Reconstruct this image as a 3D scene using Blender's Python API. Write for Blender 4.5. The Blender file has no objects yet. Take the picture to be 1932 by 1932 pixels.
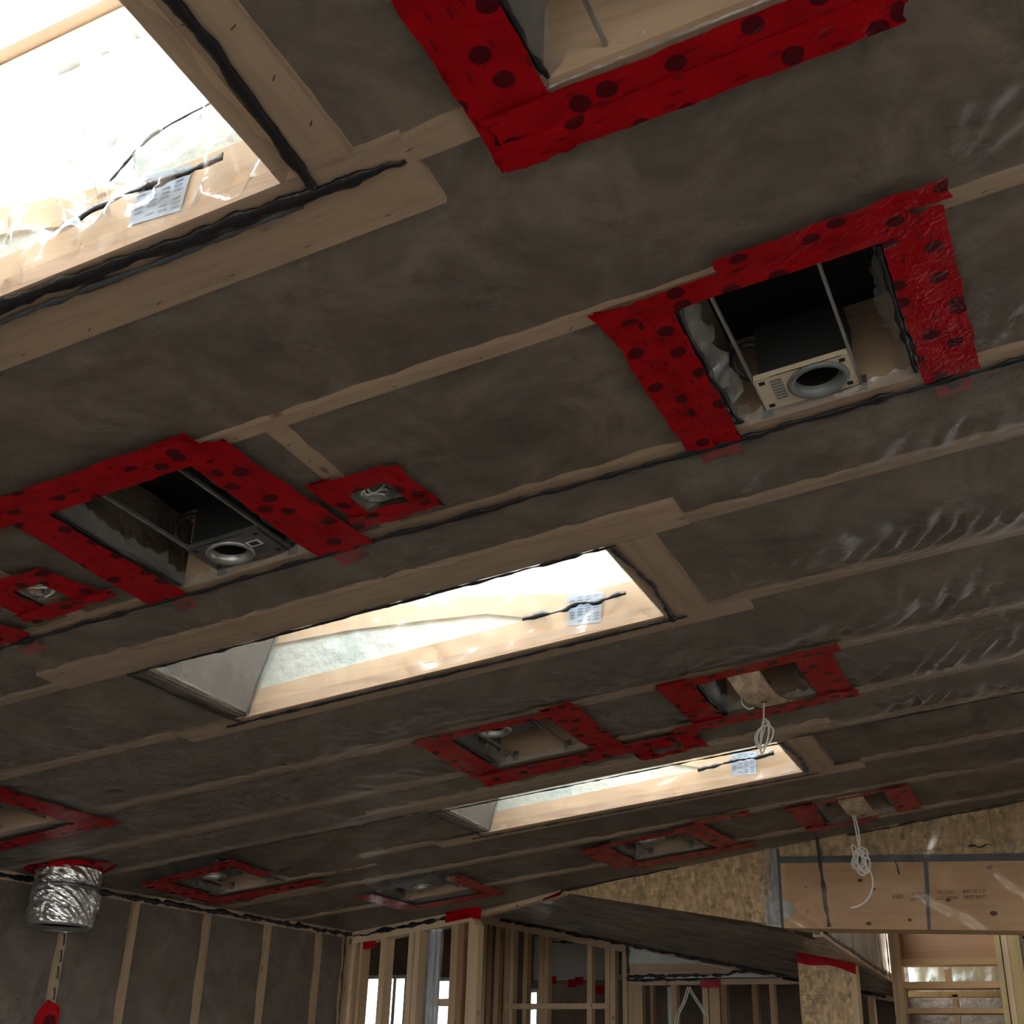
import bpy, math, random
import numpy as np
from mathutils import Matrix, Vector

# ------------------------------------------------------------------ camera
sc = bpy.context.scene
COL = sc.collection
CAM = np.array([0.0, 0.0, 1.5])
cr = Vector((0.91360401, 0.40546793, 0.03038872))
cu = Vector((0.15313165, -0.4123452, 0.89806577))
cf = Vector((-0.37666752, 0.81582301, 0.4388102))
cd = bpy.data.cameras.new('camera')
cd.sensor_width = 36.0
cd.lens = 2330.4837 / 1932.0 * 36.0
cd.clip_start = 0.05
cam = bpy.data.objects.new('camera', cd)
COL.objects.link(cam)
cam.matrix_world = Matrix(((cr.x, cu.x, -cf.x, CAM[0]), (cr.y, cu.y, -cf.y, CAM[1]),
                           (cr.z, cu.z, -cf.z, CAM[2]), (0, 0, 0, 1)))
sc.camera = cam

# ------------------------------------------------------------------ world: bright overcast sky
w = bpy.data.worlds.new('overcast_sky')
sc.world = w
w.use_nodes = True
bg = w.node_tree.nodes['Background']
bg.inputs[0].default_value = (0.90, 0.955, 1.0, 1)
bg.inputs[1].default_value = 9.0
sc.view_settings.view_transform = 'Standard'
sc.view_settings.look = 'None'
sc.view_settings.gamma = 1.0
sc.view_settings.use_curve_mapping = False
sc.view_settings.exposure = 0.95
sc.cycles.use_denoising = True
sc.cycles.max_bounces = 10
sc.cycles.diffuse_bounces = 5
sc.cycles.glossy_bounces = 3
sc.cycles.transmission_bounces = 4
sc.cycles.transparent_max_bounces = 16
sc.cycles.caustics_reflective = False
sc.cycles.caustics_refractive = False
sc.cycles.sample_clamp_indirect = 4.0

rng = np.random.default_rng(7)
random.seed(7)
TS = 0.118245          # tangent of the roof slope
def ZR(x): return 3.1 + TS * np.asarray(x, dtype=float)

# ------------------------------------------------------------------ helpers
ORG = {}
def thing(name, label, cat, loc, group=None):
    o = bpy.data.objects.new(name, None)
    o.empty_display_size = 0.05
    COL.objects.link(o)
    o.location = [float(v) for v in loc]
    ORG[o] = np.array(loc, dtype=float)
    o['label'] = label; o['category'] = cat
    if group: o['group'] = group
    return o
def tag(o, label, cat, group=None):
    o['label'] = label; o['category'] = cat
    if group: o['group'] = group
    return o
def mesh(name, verts, faces, mat, parent=None, smooth=False, uv=None, origin=None, kind=None, label=None):
    """one mesh object; verts are world coordinates, stored relative to the parent's (or own) origin"""
    v = np.asarray(verts, dtype=float).reshape(-1, 3)
    if parent is not None: og = ORG[parent]
    elif origin is not None: og = np.array(origin, dtype=float)
    else: og = np.zeros(3)
    v = v - og
    me = bpy.data.meshes.new(name)
    if isinstance(faces, np.ndarray) and faces.ndim == 2:
        n, k = faces.shape
        me.vertices.add(len(v)); me.vertices.foreach_set('co', v.ravel().astype(np.float32))
        me.loops.add(n * k); me.loops.foreach_set('vertex_index', faces.ravel().astype(np.int32))
        me.polygons.add(n)
        me.polygons.foreach_set('loop_start', (np.arange(n) * k).astype(np.int32))
        me.polygons.foreach_set('loop_total', np.full(n, k, dtype=np.int32))
        me.update(calc_edges=True)
    else:
        me.from_pydata([tuple(p) for p in v], [], [tuple(f) for f in faces])
    if uv is not None:
        lay = me.uv_layers.new(name='uv')
        li = np.empty(len(me.loops), dtype=np.int32); me.loops.foreach_get('vertex_index', li)
        lay.data.foreach_set('uv', np.asarray(uv, dtype=np.float32)[li].ravel())
    if smooth:
        me.polygons.foreach_set('use_smooth', np.ones(len(me.polygons), dtype=bool))
    me.materials.append(M[mat])
    o = bpy.data.objects.new(name, me)
    COL.objects.link(o)
    if parent is not None:
        o.parent = parent
    else:
        o.location = [float(c) for c in og]
    ORG[o] = og
    if kind: o['kind'] = kind
    if label: o['label'] = label
    return o

BF = [(0, 1, 3, 2), (4, 6, 7, 5), (0, 4, 5, 1), (2, 3, 7, 6), (0, 2, 6, 4), (1, 5, 7, 3)]
class Geo:
    """collects shapes of ONE part"""
    def __init__(s): s.v = []; s.f = []; s.n = 0
    def add(s, v, f):
        v = np.asarray(v, dtype=float).reshape(-1, 3)
        s.v.append(v); s.f += [tuple(int(i) + s.n for i in q) for q in f]; s.n += len(v)
        return s
    def box(s, x0, x1, y0, y1, z0, z1):
        return s.add([(x, y, z) for x in (x0, x1) for y in (y0, y1) for z in (z0, z1)], BF)
    def rbox(s, x0, x1, y0, y1, d0, d1):
        """box that follows the roof slope; d measured downward from the roof plane"""
        return s.add([(x, y, float(ZR(x)) - d) for x in (x0, x1) for y in (y0, y1) for d in (d1, d0)], BF)
    def fbox(s, fr, a0, a1, n0, n1, z0, z1):
        """box in a wall frame; z0/z1 may be functions of world x"""
        vs = []
        for a in (a0, a1):
            for n in (n0, n1):
                p = fr.p(a, n, 0)
                for z in (z0, z1): vs.append((p[0], p[1], z(p[0]) if callable(z) else z))
        return s.add(vs, BF)
    def tube(s, pts, r, n=6, sub=4, closed=False):
        P = smooth_path(pts, sub) if sub > 1 else np.asarray(pts, dtype=float)
        v, f = tube_geo(P, r, n)
        return s.add(v, f)
    def lathe(s, c, prof, n=28, axis=(0, 0, 1)):
        az = np.array(axis, dtype=float); az /= np.linalg.norm(az)
        ax = np.cross(az, [0.0, 1.0, 0.0]); ax /= np.linalg.norm(ax); ay = np.cross(az, ax)
        v = []; f = []; k = len(prof)
        for i in range(n):
            a = 2 * math.pi * i / n
            for r, h in prof: v.append(np.array(c) + ax * r * math.cos(a) + ay * r * math.sin(a) + az * h)
        for i in range(n):
            j = (i + 1) % n
            for q in range(k - 1): f.append((i * k + q, j * k + q, j * k + q + 1, i * k + q + 1))
        return s.add(v, f)
    def build(s, name, mat, parent=None, **kw):
        return mesh(name, np.concatenate(s.v), s.f, mat, parent, **kw)

def smooth_path(pts, sub=4):
    P = np.asarray(pts, dtype=float)
    if len(P) < 3: return P
    Q = np.vstack([2 * P[0] - P[1], P, 2 * P[-1] - P[-2]])
    out = []
    for i in range(1, len(Q) - 2):
        for t in np.arange(sub) / sub:
            a, b, c, d = Q[i - 1], Q[i], Q[i + 1], Q[i + 2]
            out.append(0.5 * ((2 * b) + (-a + c) * t + (2 * a - 5 * b + 4 * c - d) * t * t + (-a + 3 * b - 3 * c + d) * t ** 3))
    out.append(P[-1])
    return np.array(out)
def tube_geo(P, r, n=6):
    t = np.gradient(P, axis=0); t /= np.linalg.norm(t, axis=1)[:, None] + 1e-12
    up = np.array([0.31, 0.17, 0.93]); v = []
    u = np.cross(t[0], up); u /= np.linalg.norm(u)
    for i in range(len(P)):
        u = u - t[i] * (u @ t[i]); u /= np.linalg.norm(u) + 1e-12
        b = np.cross(t[i], u)
        rr = r[i] if hasattr(r, '__len__') else r
        for k in range(n):
            a = 2 * math.pi * k / n
            v.append(P[i] + rr * (u * math.cos(a) + b * math.sin(a)))
    f = []
    for i in range(len(P) - 1):
        for k in range(n):
            f.append((i * n + k, i * n + (k + 1) % n, (i + 1) * n + (k + 1) % n, (i + 1) * n + k))
    f.append(tuple(range(n - 1, -1, -1))); f.append(tuple((len(P) - 1) * n + k for k in range(n)))
    return np.array(v), f
class Frame:
    """wall frame: a along the wall, n out into the room, z up"""
    def __init__(s, o, d, n): s.o = np.array(o, float); s.d = np.array(d, float); s.n = np.array(n, float)
    def p(s, a, n, z): q = s.o + s.d * a + s.n * n; return np.array([q[0], q[1], z])

# smooth random field made of plane waves
class Field:
    def __init__(s, lam, n=14, seed=0):
        r = np.random.default_rng(seed)
        a = r.uniform(0, 2 * math.pi, n); k = 2 * math.pi / (lam * r.uniform(0.6, 1.7, n))
        s.kx = k * np.cos(a); s.ky = k * np.sin(a); s.ph = r.uniform(0, 2 * math.pi, n); s.n = n
    def __call__(s, x, y):
        out = 0.0
        for i in range(s.n): out = out + np.sin(s.kx[i] * x + s.ky[i] * y + s.ph[i])
        return out / math.sqrt(s.n)
F1m, F30, F10, F5 = Field(1.0, 14, 1), Field(0.3, 14, 2), Field(0.1, 14, 3), Field(0.045, 14, 4)

# ------------------------------------------------------------------ materials
M = {}
def nmat(name):
    m = bpy.data.materials.new(name); m.use_nodes = True
    nt = m.node_tree; nt.nodes.clear()
    M[name] = m
    return nt
def N(nt, t, **kw):
    n = nt.nodes.new(t)
    for k, v in kw.items():
        if k.startswith('i_'):
            key = k[2:]
            key = int(key) if key.isdigit() else key.replace('_', ' ')
            n.inputs[key].default_value = v
        else: setattr(n, k, v)
    return n
def ramp(nt, stops):
    r = nt.nodes.new('ShaderNodeValToRGB')
    e = r.color_ramp.elements
    while len(e) < len(stops): e.new(0.5)
    for q, (p, c) in zip(e, stops): q.position = p; q.color = (*c, 1) if len(c) == 3 else c
    return r
def coords(nt, scale=(1, 1, 1), rot=(0, 0, 0), src='Object'):
    tc = nt.nodes.new('ShaderNodeTexCoord'); mp = nt.nodes.new('ShaderNodeMapping')
    mp.inputs['Scale'].default_value = scale; mp.inputs['Rotation'].default_value = rot
    nt.links.new(tc.outputs[src], mp.inputs[0])
    return mp.outputs[0]
def pbr(name, col, rough=0.7, metal=0.0, noise=None, bump=None, spec=0.5):
    nt = nmat(name); L = nt.links.new
    out = N(nt, 'ShaderNodeOutputMaterial'); b = N(nt, 'ShaderNodeBsdfPrincipled')
    b.inputs['Roughness'].default_value = rough; b.inputs['Metallic'].default_value = metal
    b.inputs['Specular IOR Level'].default_value = spec
    b.inputs['Base Color'].default_value = (*col, 1)
    L(b.outputs[0], out.inputs[0])
    if noise:
        sc_, amt, stretch = noise
        t = N(nt, 'ShaderNodeTexNoise', i_Scale=1.0, i_Detail=6.0, i_Roughness=0.6)
        L(coords(nt, tuple(sc_ * s for s in stretch)), t.inputs['Vector'])
        lo = tuple(c * (1 - amt) for c in col); hi = tuple(min(1, c * (1 + amt)) for c in col)
        r = ramp(nt, [(0.3, lo), (0.7, hi)]); L(t.outputs[0], r.inputs[0]); L(r.outputs[0], b.inputs['Base Color'])
    if bump:
        sc_, st, dist = bump
        t = N(nt, 'ShaderNodeTexNoise', i_Scale=sc_, i_Detail=5.0)
        L(coords(nt), t.inputs['Vector'])
        bp = N(nt, 'ShaderNodeBump', i_Strength=st, i_Distance=dist)
        L(t.outputs[0], bp.inputs['Height']); L(bp.outputs[0], b.inputs['Normal'])
    return b
def wood(name, col, axis, dark=0.72, knots=True):
    """sawn softwood, grain along the axis, a few knots"""
    nt = nmat(name); L = nt.links.new
    out = N(nt, 'ShaderNodeOutputMaterial'); b = N(nt, 'ShaderNodeBsdfPrincipled', i_Roughness=0.72)
    L(b.outputs[0], out.inputs[0])
    s = [38.0, 38.0, 38.0]; s[axis] = 1.4
    g = N(nt, 'ShaderNodeTexNoise', i_Scale=1.0, i_Detail=7.0, i_Roughness=0.62, i_Distortion=0.6)
    L(coords(nt, tuple(s)), g.inputs['Vector'])
    r = ramp(nt, [(0.25, tuple(c * dark for c in col)), (0.5, col), (0.75, tuple(min(1, c * 1.1) for c in col))])
    L(g.outputs[0], r.inputs[0])
    n2 = N(nt, 'ShaderNodeTexNoise', i_Scale=1.3, i_Detail=3.0)
    L(coords(nt), n2.inputs['Vector'])
    r2 = ramp(nt, [(0.3, (0.80, 0.77, 0.74)), (0.7, (1.06, 1.04, 1.0))]); L(n2.outputs[0], r2.inputs[0])
    mu = N(nt, 'ShaderNodeMix', data_type='RGBA', blend_type='MULTIPLY'); mu.inputs[0].default_value = 1.0
    L(r.outputs[0], mu.inputs[6]); L(r2.outputs[0], mu.inputs[7])
    last = mu.outputs[2]
    if knots:
        s2 = [9.0, 9.0, 9.0]; s2[axis] = 4.2
        v = N(nt, 'ShaderNodeTexVoronoi', i_Scale=1.0); L(coords(nt, tuple(s2)), v.inputs['Vector'])
        kr = ramp(nt, [(0.045, (1, 1, 1)), (0.10, (0, 0, 0))]); L(v.outputs['Distance'], kr.inputs[0])
        mk = N(nt, 'ShaderNodeMix', data_type='RGBA'); L(kr.outputs[0], mk.inputs[0])
        L(last, mk.inputs[6]); mk.inputs[7].default_value = (col[0] * .38, col[1] * .27, col[2] * .2, 1)
        last = mk.outputs[2]
    L(last, b.inputs['Base Color'])
    bp = N(nt, 'ShaderNodeBump', i_Strength=0.25, i_Distance=0.002); L(g.outputs[0], bp.inputs['Height']); L(bp.outputs[0], b.inputs['Normal'])
def osb(name, base, rotx=0.0):
    nt = nmat(name); L = nt.links.new
    out = N(nt, 'ShaderNodeOutputMaterial'); b = N(nt, 'ShaderNodeBsdfPrincipled', i_Roughness=0.6)
    L(b.outputs[0], out.inputs[0])
    last = None
    warp = N(nt, 'ShaderNodeTexNoise', i_Scale=9.0, i_Detail=2.0); L(coords(nt), warp.inputs['Vector'])
    for i, (sx, sz, ry) in enumerate(((62, 21, 0.35), (22, 58, -0.5), (48, 27, 1.1))):
        v = N(nt, 'ShaderNodeTexVoronoi', i_Scale=1.0, i_Randomness=1.0)
        c = coords(nt, (sx, 20, sz), (0, ry, 0))
        ad = N(nt, 'ShaderNodeVectorMath', operation='MULTIPLY_ADD')
        L(warp.outputs['Color'], ad.inputs[0]); ad.inputs[1].default_value = (1.0, 1.0, 1.0); L(c, ad.inputs[2])
        L(ad.outputs[0], v.inputs['Vector'])
        bw = N(nt, 'ShaderNodeSeparateColor'); L(v.outputs['Color'], bw.inputs[0])
        r = ramp(nt, [(0.0, tuple(x * .38 for x in base)), (0.3, tuple(x * .85 for x in base)), (0.7, tuple(x * 1.08 for x in base)), (1.0, tuple(min(1, x * 1.75) for x in base))])
        L(bw.outputs[i], r.inputs[0])
        if last is None: last = r.outputs[0]
        else:
            mx = N(nt, 'ShaderNodeMix', data_type='RGBA'); mx.inputs[0].default_value = 0.48
            L(last, mx.inputs[6]); L(r.outputs[0], mx.inputs[7]); last = mx.outputs[2]
    L(last, b.inputs['Base Color'])
    bp = N(nt, 'ShaderNodeBump', i_Strength=0.3, i_Distance=0.002); L(last, bp.inputs['Height']); L(bp.outputs[0], b.inputs['Normal'])
def schlick(nt, f0, amt, normal=None):
    """two-sided reflectance of a thin sheet"""
    lw = N(nt, 'ShaderNodeLayerWeight'); lw.inputs['Blend'].default_value = 0.5
    if normal is not None: nt.links.new(normal, lw.inputs['Normal'])
    pw = N(nt, 'ShaderNodeMath', operation='POWER'); nt.links.new(lw.outputs['Facing'], pw.inputs[0]); pw.inputs[1].default_value = 5.0
    ma = N(nt, 'ShaderNodeMath', operation='MULTIPLY_ADD', use_clamp=True); nt.links.new(pw.outputs[0], ma.inputs[0]); ma.inputs[1].default_value = amt; ma.inputs[2].default_value = f0
    return ma
def film(name, milk=0.10, rough=0.2, bscale=(9, 30), bstr=0.5, tint=(0.93, 0.92, 0.90), refl=1.0, dcol=(0.75, 0.74, 0.72)):
    """polyethylene sheet: mostly clear, a little milky, glossy and creased"""
    nt = nmat(name); L = nt.links.new
    out = N(nt, 'ShaderNodeOutputMaterial')
    tr = N(nt, 'ShaderNodeBsdfTransparent'); tr.inputs[0].default_value = (*tint, 1)
    df = N(nt, 'ShaderNodeBsdfDiffuse'); df.inputs[0].default_value = (*dcol, 1)
    tl = N(nt, 'ShaderNodeBsdfTranslucent'); tl.inputs[0].default_value = (*dcol, 1)
    m0 = N(nt, 'ShaderNodeMixShader'); m0.inputs[0].default_value = 0.4; L(df.outputs[0], m0.inputs[1]); L(tl.outputs[0], m0.inputs[2])
    gl = N(nt, 'ShaderNodeBsdfGlossy', i_Roughness=rough)
    t1 = N(nt, 'ShaderNodeTexNoise', i_Scale=bscale[0], i_Detail=3.0, i_Distortion=1.5); L(coords(nt, (1, 0.6, 1)), t1.inputs['Vector'])
    t2 = N(nt, 'ShaderNodeTexNoise', i_Scale=bscale[1], i_Detail=2.0, i_Distortion=2.5); L(coords(nt, (1, 0.35, 1)), t2.inputs['Vector'])
    b1 = N(nt, 'ShaderNodeBump', i_Strength=bstr, i_Distance=0.008); L(t1.outputs[0], b1.inputs['Height'])
    b2 = N(nt, 'ShaderNodeBump', i_Strength=bstr * 0.7, i_Distance=0.0022); L(t2.outputs[0], b2.inputs['Height']); L(b1.outputs[0], b2.inputs['Normal'])
    L(b2.outputs[0], gl.inputs['Normal']); L(b2.outputs[0], df.inputs['Normal'])
    mr = schlick(nt, 0.06 * refl, 0.6 * refl, b2.outputs[0])
    a = N(nt, 'ShaderNodeMixShader'); a.inputs[0].default_value = milk; L(tr.outputs[0], a.inputs[1]); L(m0.outputs[0], a.inputs[2])
    c = N(nt, 'ShaderNodeMixShader'); L(mr.outputs[0], c.inputs[0]); L(a.outputs[0], c.inputs[1]); L(gl.outputs[0], c.inputs[2])
    L(c.outputs[0], out.inputs[0])
def fluff(name, c0, c1, c2, sc_=7.0, bump=0.9):
    nt = nmat(name); L = nt.links.new
    out = N(nt, 'ShaderNodeOutputMaterial'); b = N(nt, 'ShaderNodeBsdfPrincipled', i_Roughness=0.95); b.inputs['Specular IOR Level'].default_value = 0.1
    L(b.outputs[0], out.inputs[0])
    t = N(nt, 'ShaderNodeTexNoise', i_Scale=sc_, i_Detail=7.0, i_Roughness=0.62, i_Distortion=0.7); L(coords(nt), t.inputs['Vector'])
    r = ramp(nt, [(0.28, c0), (0.5, c1), (0.74, c2)]); L(t.outputs[0], r.inputs[0]); L(r.outputs[0], b.inputs['Base Color'])
    t2 = N(nt, 'ShaderNodeTexNoise', i_Scale=sc_ * 4, i_Detail=4.0); L(coords(nt), t2.inputs['Vector'])
    bp = N(nt, 'ShaderNodeBump', i_Strength=bump, i_Distance=0.02); L(t2.outputs[0], bp.inputs['Height']); L(bp.outputs[0], b.inputs['Normal'])
def tape(name):
    """red sheathing tape with dark round printed marks"""
    nt = nmat(name); L = nt.links.new
    out = N(nt, 'ShaderNodeOutputMaterial'); b = N(nt, 'ShaderNodeBsdfPrincipled', i_Roughness=0.26); b.inputs['Specular IOR Level'].default_value = 0.10
    L(b.outputs[0], out.inputs[0])
    tc = N(nt, 'ShaderNodeTexCoord')
    v = N(nt, 'ShaderNodeTexVoronoi', i_Scale=10.0, i_Randomness=0.75); v.voronoi_dimensions = '2D'; L(tc.outputs['UV'], v.inputs['Vector'])
    r = ramp(nt, [(0.175, (1, 1, 1)), (0.20, (0, 0, 0))]); L(v.outputs['Distance'], r.inputs[0])
    v2 = N(nt, 'ShaderNodeTexVoronoi', i_Scale=1.0, i_Randomness=0.8); v2.voronoi_dimensions = '2D'
    mp = N(nt, 'ShaderNodeMapping'); mp.inputs['Scale'].default_value = (9, 34, 1); mp.inputs['Location'].default_value = (3.3, 1.7, 0)
    L(tc.outputs['UV'], mp.inputs[0]); L(mp.outputs[0], v2.inputs['Vector'])
    r2 = ramp(nt, [(0.10, (0.55, 0.55, 0.55)), (0.14, (0, 0, 0))]); L(v2.outputs['Distance'], r2.inputs[0])
    mx = N(nt, 'ShaderNodeMath', operation='MAXIMUM'); L(r.outputs[0], mx.inputs[0]); L(r2.outputs[0], mx.inputs[1])
    n = N(nt, 'ShaderNodeTexNoise', i_Scale=14.0, i_Detail=3.0); L(tc.outputs['UV'], n.inputs['Vector'])
    cr_ = ramp(nt, [(0.3, (0.30, 0.0015, 0.005)), (0.7, (0.46, 0.003, 0.010))]); L(n.outputs[0], cr_.inputs[0])
    m2 = N(nt, 'ShaderNodeMix', data_type='RGBA'); sc2 = N(nt, 'ShaderNodeMath', operation='MULTIPLY'); L(mx.outputs[0], sc2.inputs[0]); sc2.inputs[1].default_value = 0.88
    L(sc2.outputs[0], m2.inputs[0]); L(cr_.outputs[0], m2.inputs[6]); m2.inputs[7].default_value = (0.045, 0.004, 0.010, 1)
    L(m2.outputs[2], b.inputs['Base Color'])
    t2 = N(nt, 'ShaderNodeTexNoise', i_Scale=30.0, i_Detail=3.0, i_Distortion=2.0); L(tc.outputs['UV'], t2.inputs['Vector'])
    bp = N(nt, 'ShaderNodeBump', i_Strength=0.5, i_Distance=0.006); L(t2.outputs[0], bp.inputs['Height']); L(bp.outputs[0], b.inputs['Normal'])

PINE = (0.60, 0.445, 0.325)
wood('pine_x', PINE, 0); wood('pine_y', PINE, 1); wood('pine_z', (0.52, 0.365, 0.22), 2)
wood('rafter_dimmed_x', (0.50, 0.375, 0.275), 0); wood('pale_pine_x', (0.70, 0.53, 0.37), 0, 0.85)  # far rafters: dimming by the film's haze is put into the wood colour
wood('stud_light', (0.66, 0.49, 0.31), 2, 0.82); wood('stud_dark', (0.30, 0.19, 0.11), 2)
wood('beam_ply', (0.66, 0.42, 0.235), 0, 0.86, False); wood('ply_brown', (0.36, 0.20, 0.11), 0, 0.85)
wood('rung_x', (0.50, 0.31, 0.15), 0, 0.8); wood('green_stud', (0.52, 0.40, 0.19), 2, 0.75)
osb('osb', (0.52, 0.365, 0.20)); osb('osb_post', (0.50, 0.345, 0.18)); osb('strap_board', (0.62, 0.47, 0.34))
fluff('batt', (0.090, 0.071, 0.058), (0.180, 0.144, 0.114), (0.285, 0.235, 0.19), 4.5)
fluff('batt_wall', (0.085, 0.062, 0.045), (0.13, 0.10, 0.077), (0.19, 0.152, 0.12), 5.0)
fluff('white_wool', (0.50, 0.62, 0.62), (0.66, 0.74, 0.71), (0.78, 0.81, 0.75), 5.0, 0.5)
fluff('brown_wool', (0.33, 0.24, 0.16), (0.45, 0.35, 0.25), (0.56, 0.46, 0.34), 10.0)
film('film', 0.12, 0.30, (6, 20), 0.6)
film('film_slack', 0.15, 0.40, (4, 12), 0.22, (0.94, 0.93, 0.91), 1.0); film('film_far', 0.11, 0.36, (4, 12), 0.2, (0.95, 0.94, 0.92), 0.5); film('film_wall', 0.09, 0.34, (4, 14), 0.25, (0.93, 0.92, 0.90), 0.7)
film('film_shaft', 0.13, 0.16, (9, 26), 0.7, (0.97, 0.97, 0.96), 1.0, (0.85, 0.86, 0.88))
film('film_beam', 0.05, 0.12, (4, 10), 0.25, (0.97, 0.97, 0.96), 1.0); film('film_cut', 0.26, 0.22, (14, 46), 0.7, (0.9, 0.9, 0.9), 1.2, (0.62, 0.64, 0.64))
film('film_milky', 0.55, 0.25, (6, 20), 0.6, (0.9, 0.9, 0.9), 1.2, (0.72, 0.74, 0.78))
tape('red_tape')
pbr('sealant', (0.008, 0.009, 0.013), 0.35, bump=(60, 0.6, 0.006))
pbr('galv', (0.42, 0.43, 0.42), 0.38, 0.85, noise=(18, 0.25, (1, 1, 1)))
pbr('galv_dark', (0.16, 0.165, 0.165), 0.45, 0.6, noise=(14, 0.25, (1, 1, 1)))
pbr('cream_metal', (0.72, 0.62, 0.48), 0.45, 0.15)
pbr('grey_collar', (0.20, 0.225, 0.235), 0.45, 0.2)
pbr('black_metal', (0.022, 0.024, 0.027), 0.5, 0.2)
pbr('can_inside', (0.10, 0.10, 0.10), 0.25, 0.8)
pbr('red_reflection', (0.32, 0.03, 0.02), 0.4)  # red reflection inside the can, painted as the socket's colour
pbr('blackboard', (0.012, 0.013, 0.016), 0.9)
pbr('white_cable', (0.82, 0.83, 0.80), 0.4)
pbr('grey_pipe', (0.50, 0.53, 0.56), 0.35)
pbr('paper', (0.42, 0.54, 0.70), 0.7)
pbr('ink', (0.03, 0.03, 0.05), 0.8); pbr('label_ink', (0.20, 0.27, 0.38), 0.8); pbr('stamp_ink', (0.035, 0.02, 0.02), 0.8); pbr('knot', (0.12, 0.045, 0.04), 0.7); pbr('staple', (0.06, 0.045, 0.035), 0.5)
pbr('white_trim', (0.80, 0.80, 0.80), 0.5)
pbr('seal_tape', (0.075, 0.085, 0.10), 0.45, noise=(20, 0.3, (1, 1, 1)))
pbr('plastic_white', (0.72, 0.74, 0.74), 0.35, bump=(9, 0.5, 0.03))
pbr('floor_ply', (0.17, 0.14, 0.112), 0.7, noise=(3, 0.25, (1, 1, 1)))
pbr('wall_dark', (0.20, 0.155, 0.12), 0.9, noise=(3, 0.3, (1, 1, 1)))
pbr('rear_board', (0.55, 0.47, 0.38), 0.85)
pbr('outside_ground', (0.17, 0.155, 0.13), 0.95, noise=(0.4, 0.2, (1, 1, 1)))
pbr('house_siding', (0.62, 0.66, 0.70), 0.7)
b_ = pbr('foil', (0.66, 0.66, 0.64), 0.30, 1.0, bump=(14, 0.7, 0.012))
nt = nmat('glass')
_o = N(nt, 'ShaderNodeOutputMaterial'); _t = N(nt, 'ShaderNodeBsdfTransparent'); _t.inputs[0].default_value = (0.95, 0.97, 0.97, 1)
_g = N(nt, 'ShaderNodeBsdfGlossy', i_Roughness=0.02); _f = schlick(nt, 0.04, 0.9); _m = N(nt, 'ShaderNodeMixShader')
nt.links.new(_f.outputs[0], _m.inputs[0]); nt.links.new(_t.outputs[0], _m.inputs[1]); nt.links.new(_g.outputs[0], _m.inputs[2]); nt.links.new(_m.outputs[0], _o.inputs[0])

# ------------------------------------------------------------------ layout numbers (metres)
# openings in the sheet: x0, x1, y0, y1
SKX0, SKX1 = -2.70, -1.106
SKY = [(0.83, 1.376), (3.03, 3.60), (5.17, 5.70)]
LIGHTS = {'L0': (-0.61, -0.17, 0.87, 1.40), 'L1': (-2.24, -1.80, 2.055, 2.60), 'L2': (-0.60, -0.17, 2.055, 2.60),
          'F1': (-2.20, -1.77, 4.245, 4.71), 'F2': (-4.60, -4.04, 3.79, 4.24), 'F3': (-4.45, -4.0, 5.40, 5.87),
          'F4': (-3.78, -3.30, 6.45, 6.90), 'F5': (-2.30, -1.86, 6.33, 6.79), 'K1': (-1.20, -0.82, 4.245, 4.63), 'K2': (-1.19, -0.82, 6.265, 6.71)}
JBOX = {'J1': (-1.50, 2.412), 'J2': (-2.56, 2.395), 'J3': (-1.505, 4.845)}
HOLES = [(SKX0, SKX1, a, b) for a, b in SKY] + list(LIGHTS.values()) + [(x - .062, x + .062, y - .058, y + .058) for x, y in JBOX.values()]
RAFT = [-2.85, -2.24, -1.63, -1.02, -0.41, 0.19, 0.79, 1.385, 2.0, 2.61, 2.985, 3.60, 4.205, 4.73, 5.125, 5.70, 6.225, 6.82]   # near faces
RW = 0.040
G0 = np.array([-4.474, 7.392, 0.0]); G1 = np.array([-0.216, 6.973, 0.0])
gd = (G1 - G0) / np.linalg.norm(G1 - G0)
GF = Frame(G0, gd, (gd[1], -gd[0], 0))            # the framed wall at the far end, n towards the camera
def yG(x): return G0[1] + (np.asarray(x) - G0[0]) * gd[1] / gd[0]
W0 = np.array([-4.474, 7.392, 0.0]); W1 = np.array([-4.87, 4.75, 0.0])
wd = (W1 - W0) / np.linalg.norm(W1 - W0)
WF = Frame(W0, wd, (-wd[1], wd[0], 0))            # the left wall, a towards the camera
def ZR2(x): return 2.754 - 0.20145 * (np.asarray(x, dtype=float) + 2.926)   # the ceiling of the room beyond

def smst(a, b, x): t = np.clip((x - a) / (b - a), 0, 1); return t * t * (3 - 2 * t)
CORN = []
for k, (x0, x1, y0, y1) in LIGHTS.items():
    q = 0.13
    for cx in (x0 - q, x1 + q):
        for cy in (y0 - .08, y1 + .05): CORN.append((cx, cy))
CORN += [(0.25, 2.75), (-0.35, 3.62), (0.05, 4.22), (-0.3, 4.75), (0.1, 5.15), (-3.3, 3.64), (-2.9, 4.3), (-3.3, 1.4), (-0.9, 2.02)]
def board_mask(x, y):
    """1 over the flat boards around the wells, where the sheet is stapled tight"""
    m = 0.0
    for (a, b), fw in zip(SKY, (.185, .115, .125)):
        m = np.maximum(m, smst(-3.08, -3.03, x) * (1 - smst(-.84, -.79, x)) * smst(a - .20, a - .15, y) * (1 - smst(b + fw, b + fw + .05, y)))
    for x0, x1, y0, y1 in LIGHTS.values():      # and where it is taped around the light openings
        m = np.maximum(m, smst(x0 - .26, x0 - .16, x) * (1 - smst(x1 + .16, x1 + .26, x)) * smst(y0 - .2, y0 - .12, y) * (1 - smst(y1 + .14, y1 + .22, y)) * .85)
    return m
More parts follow.
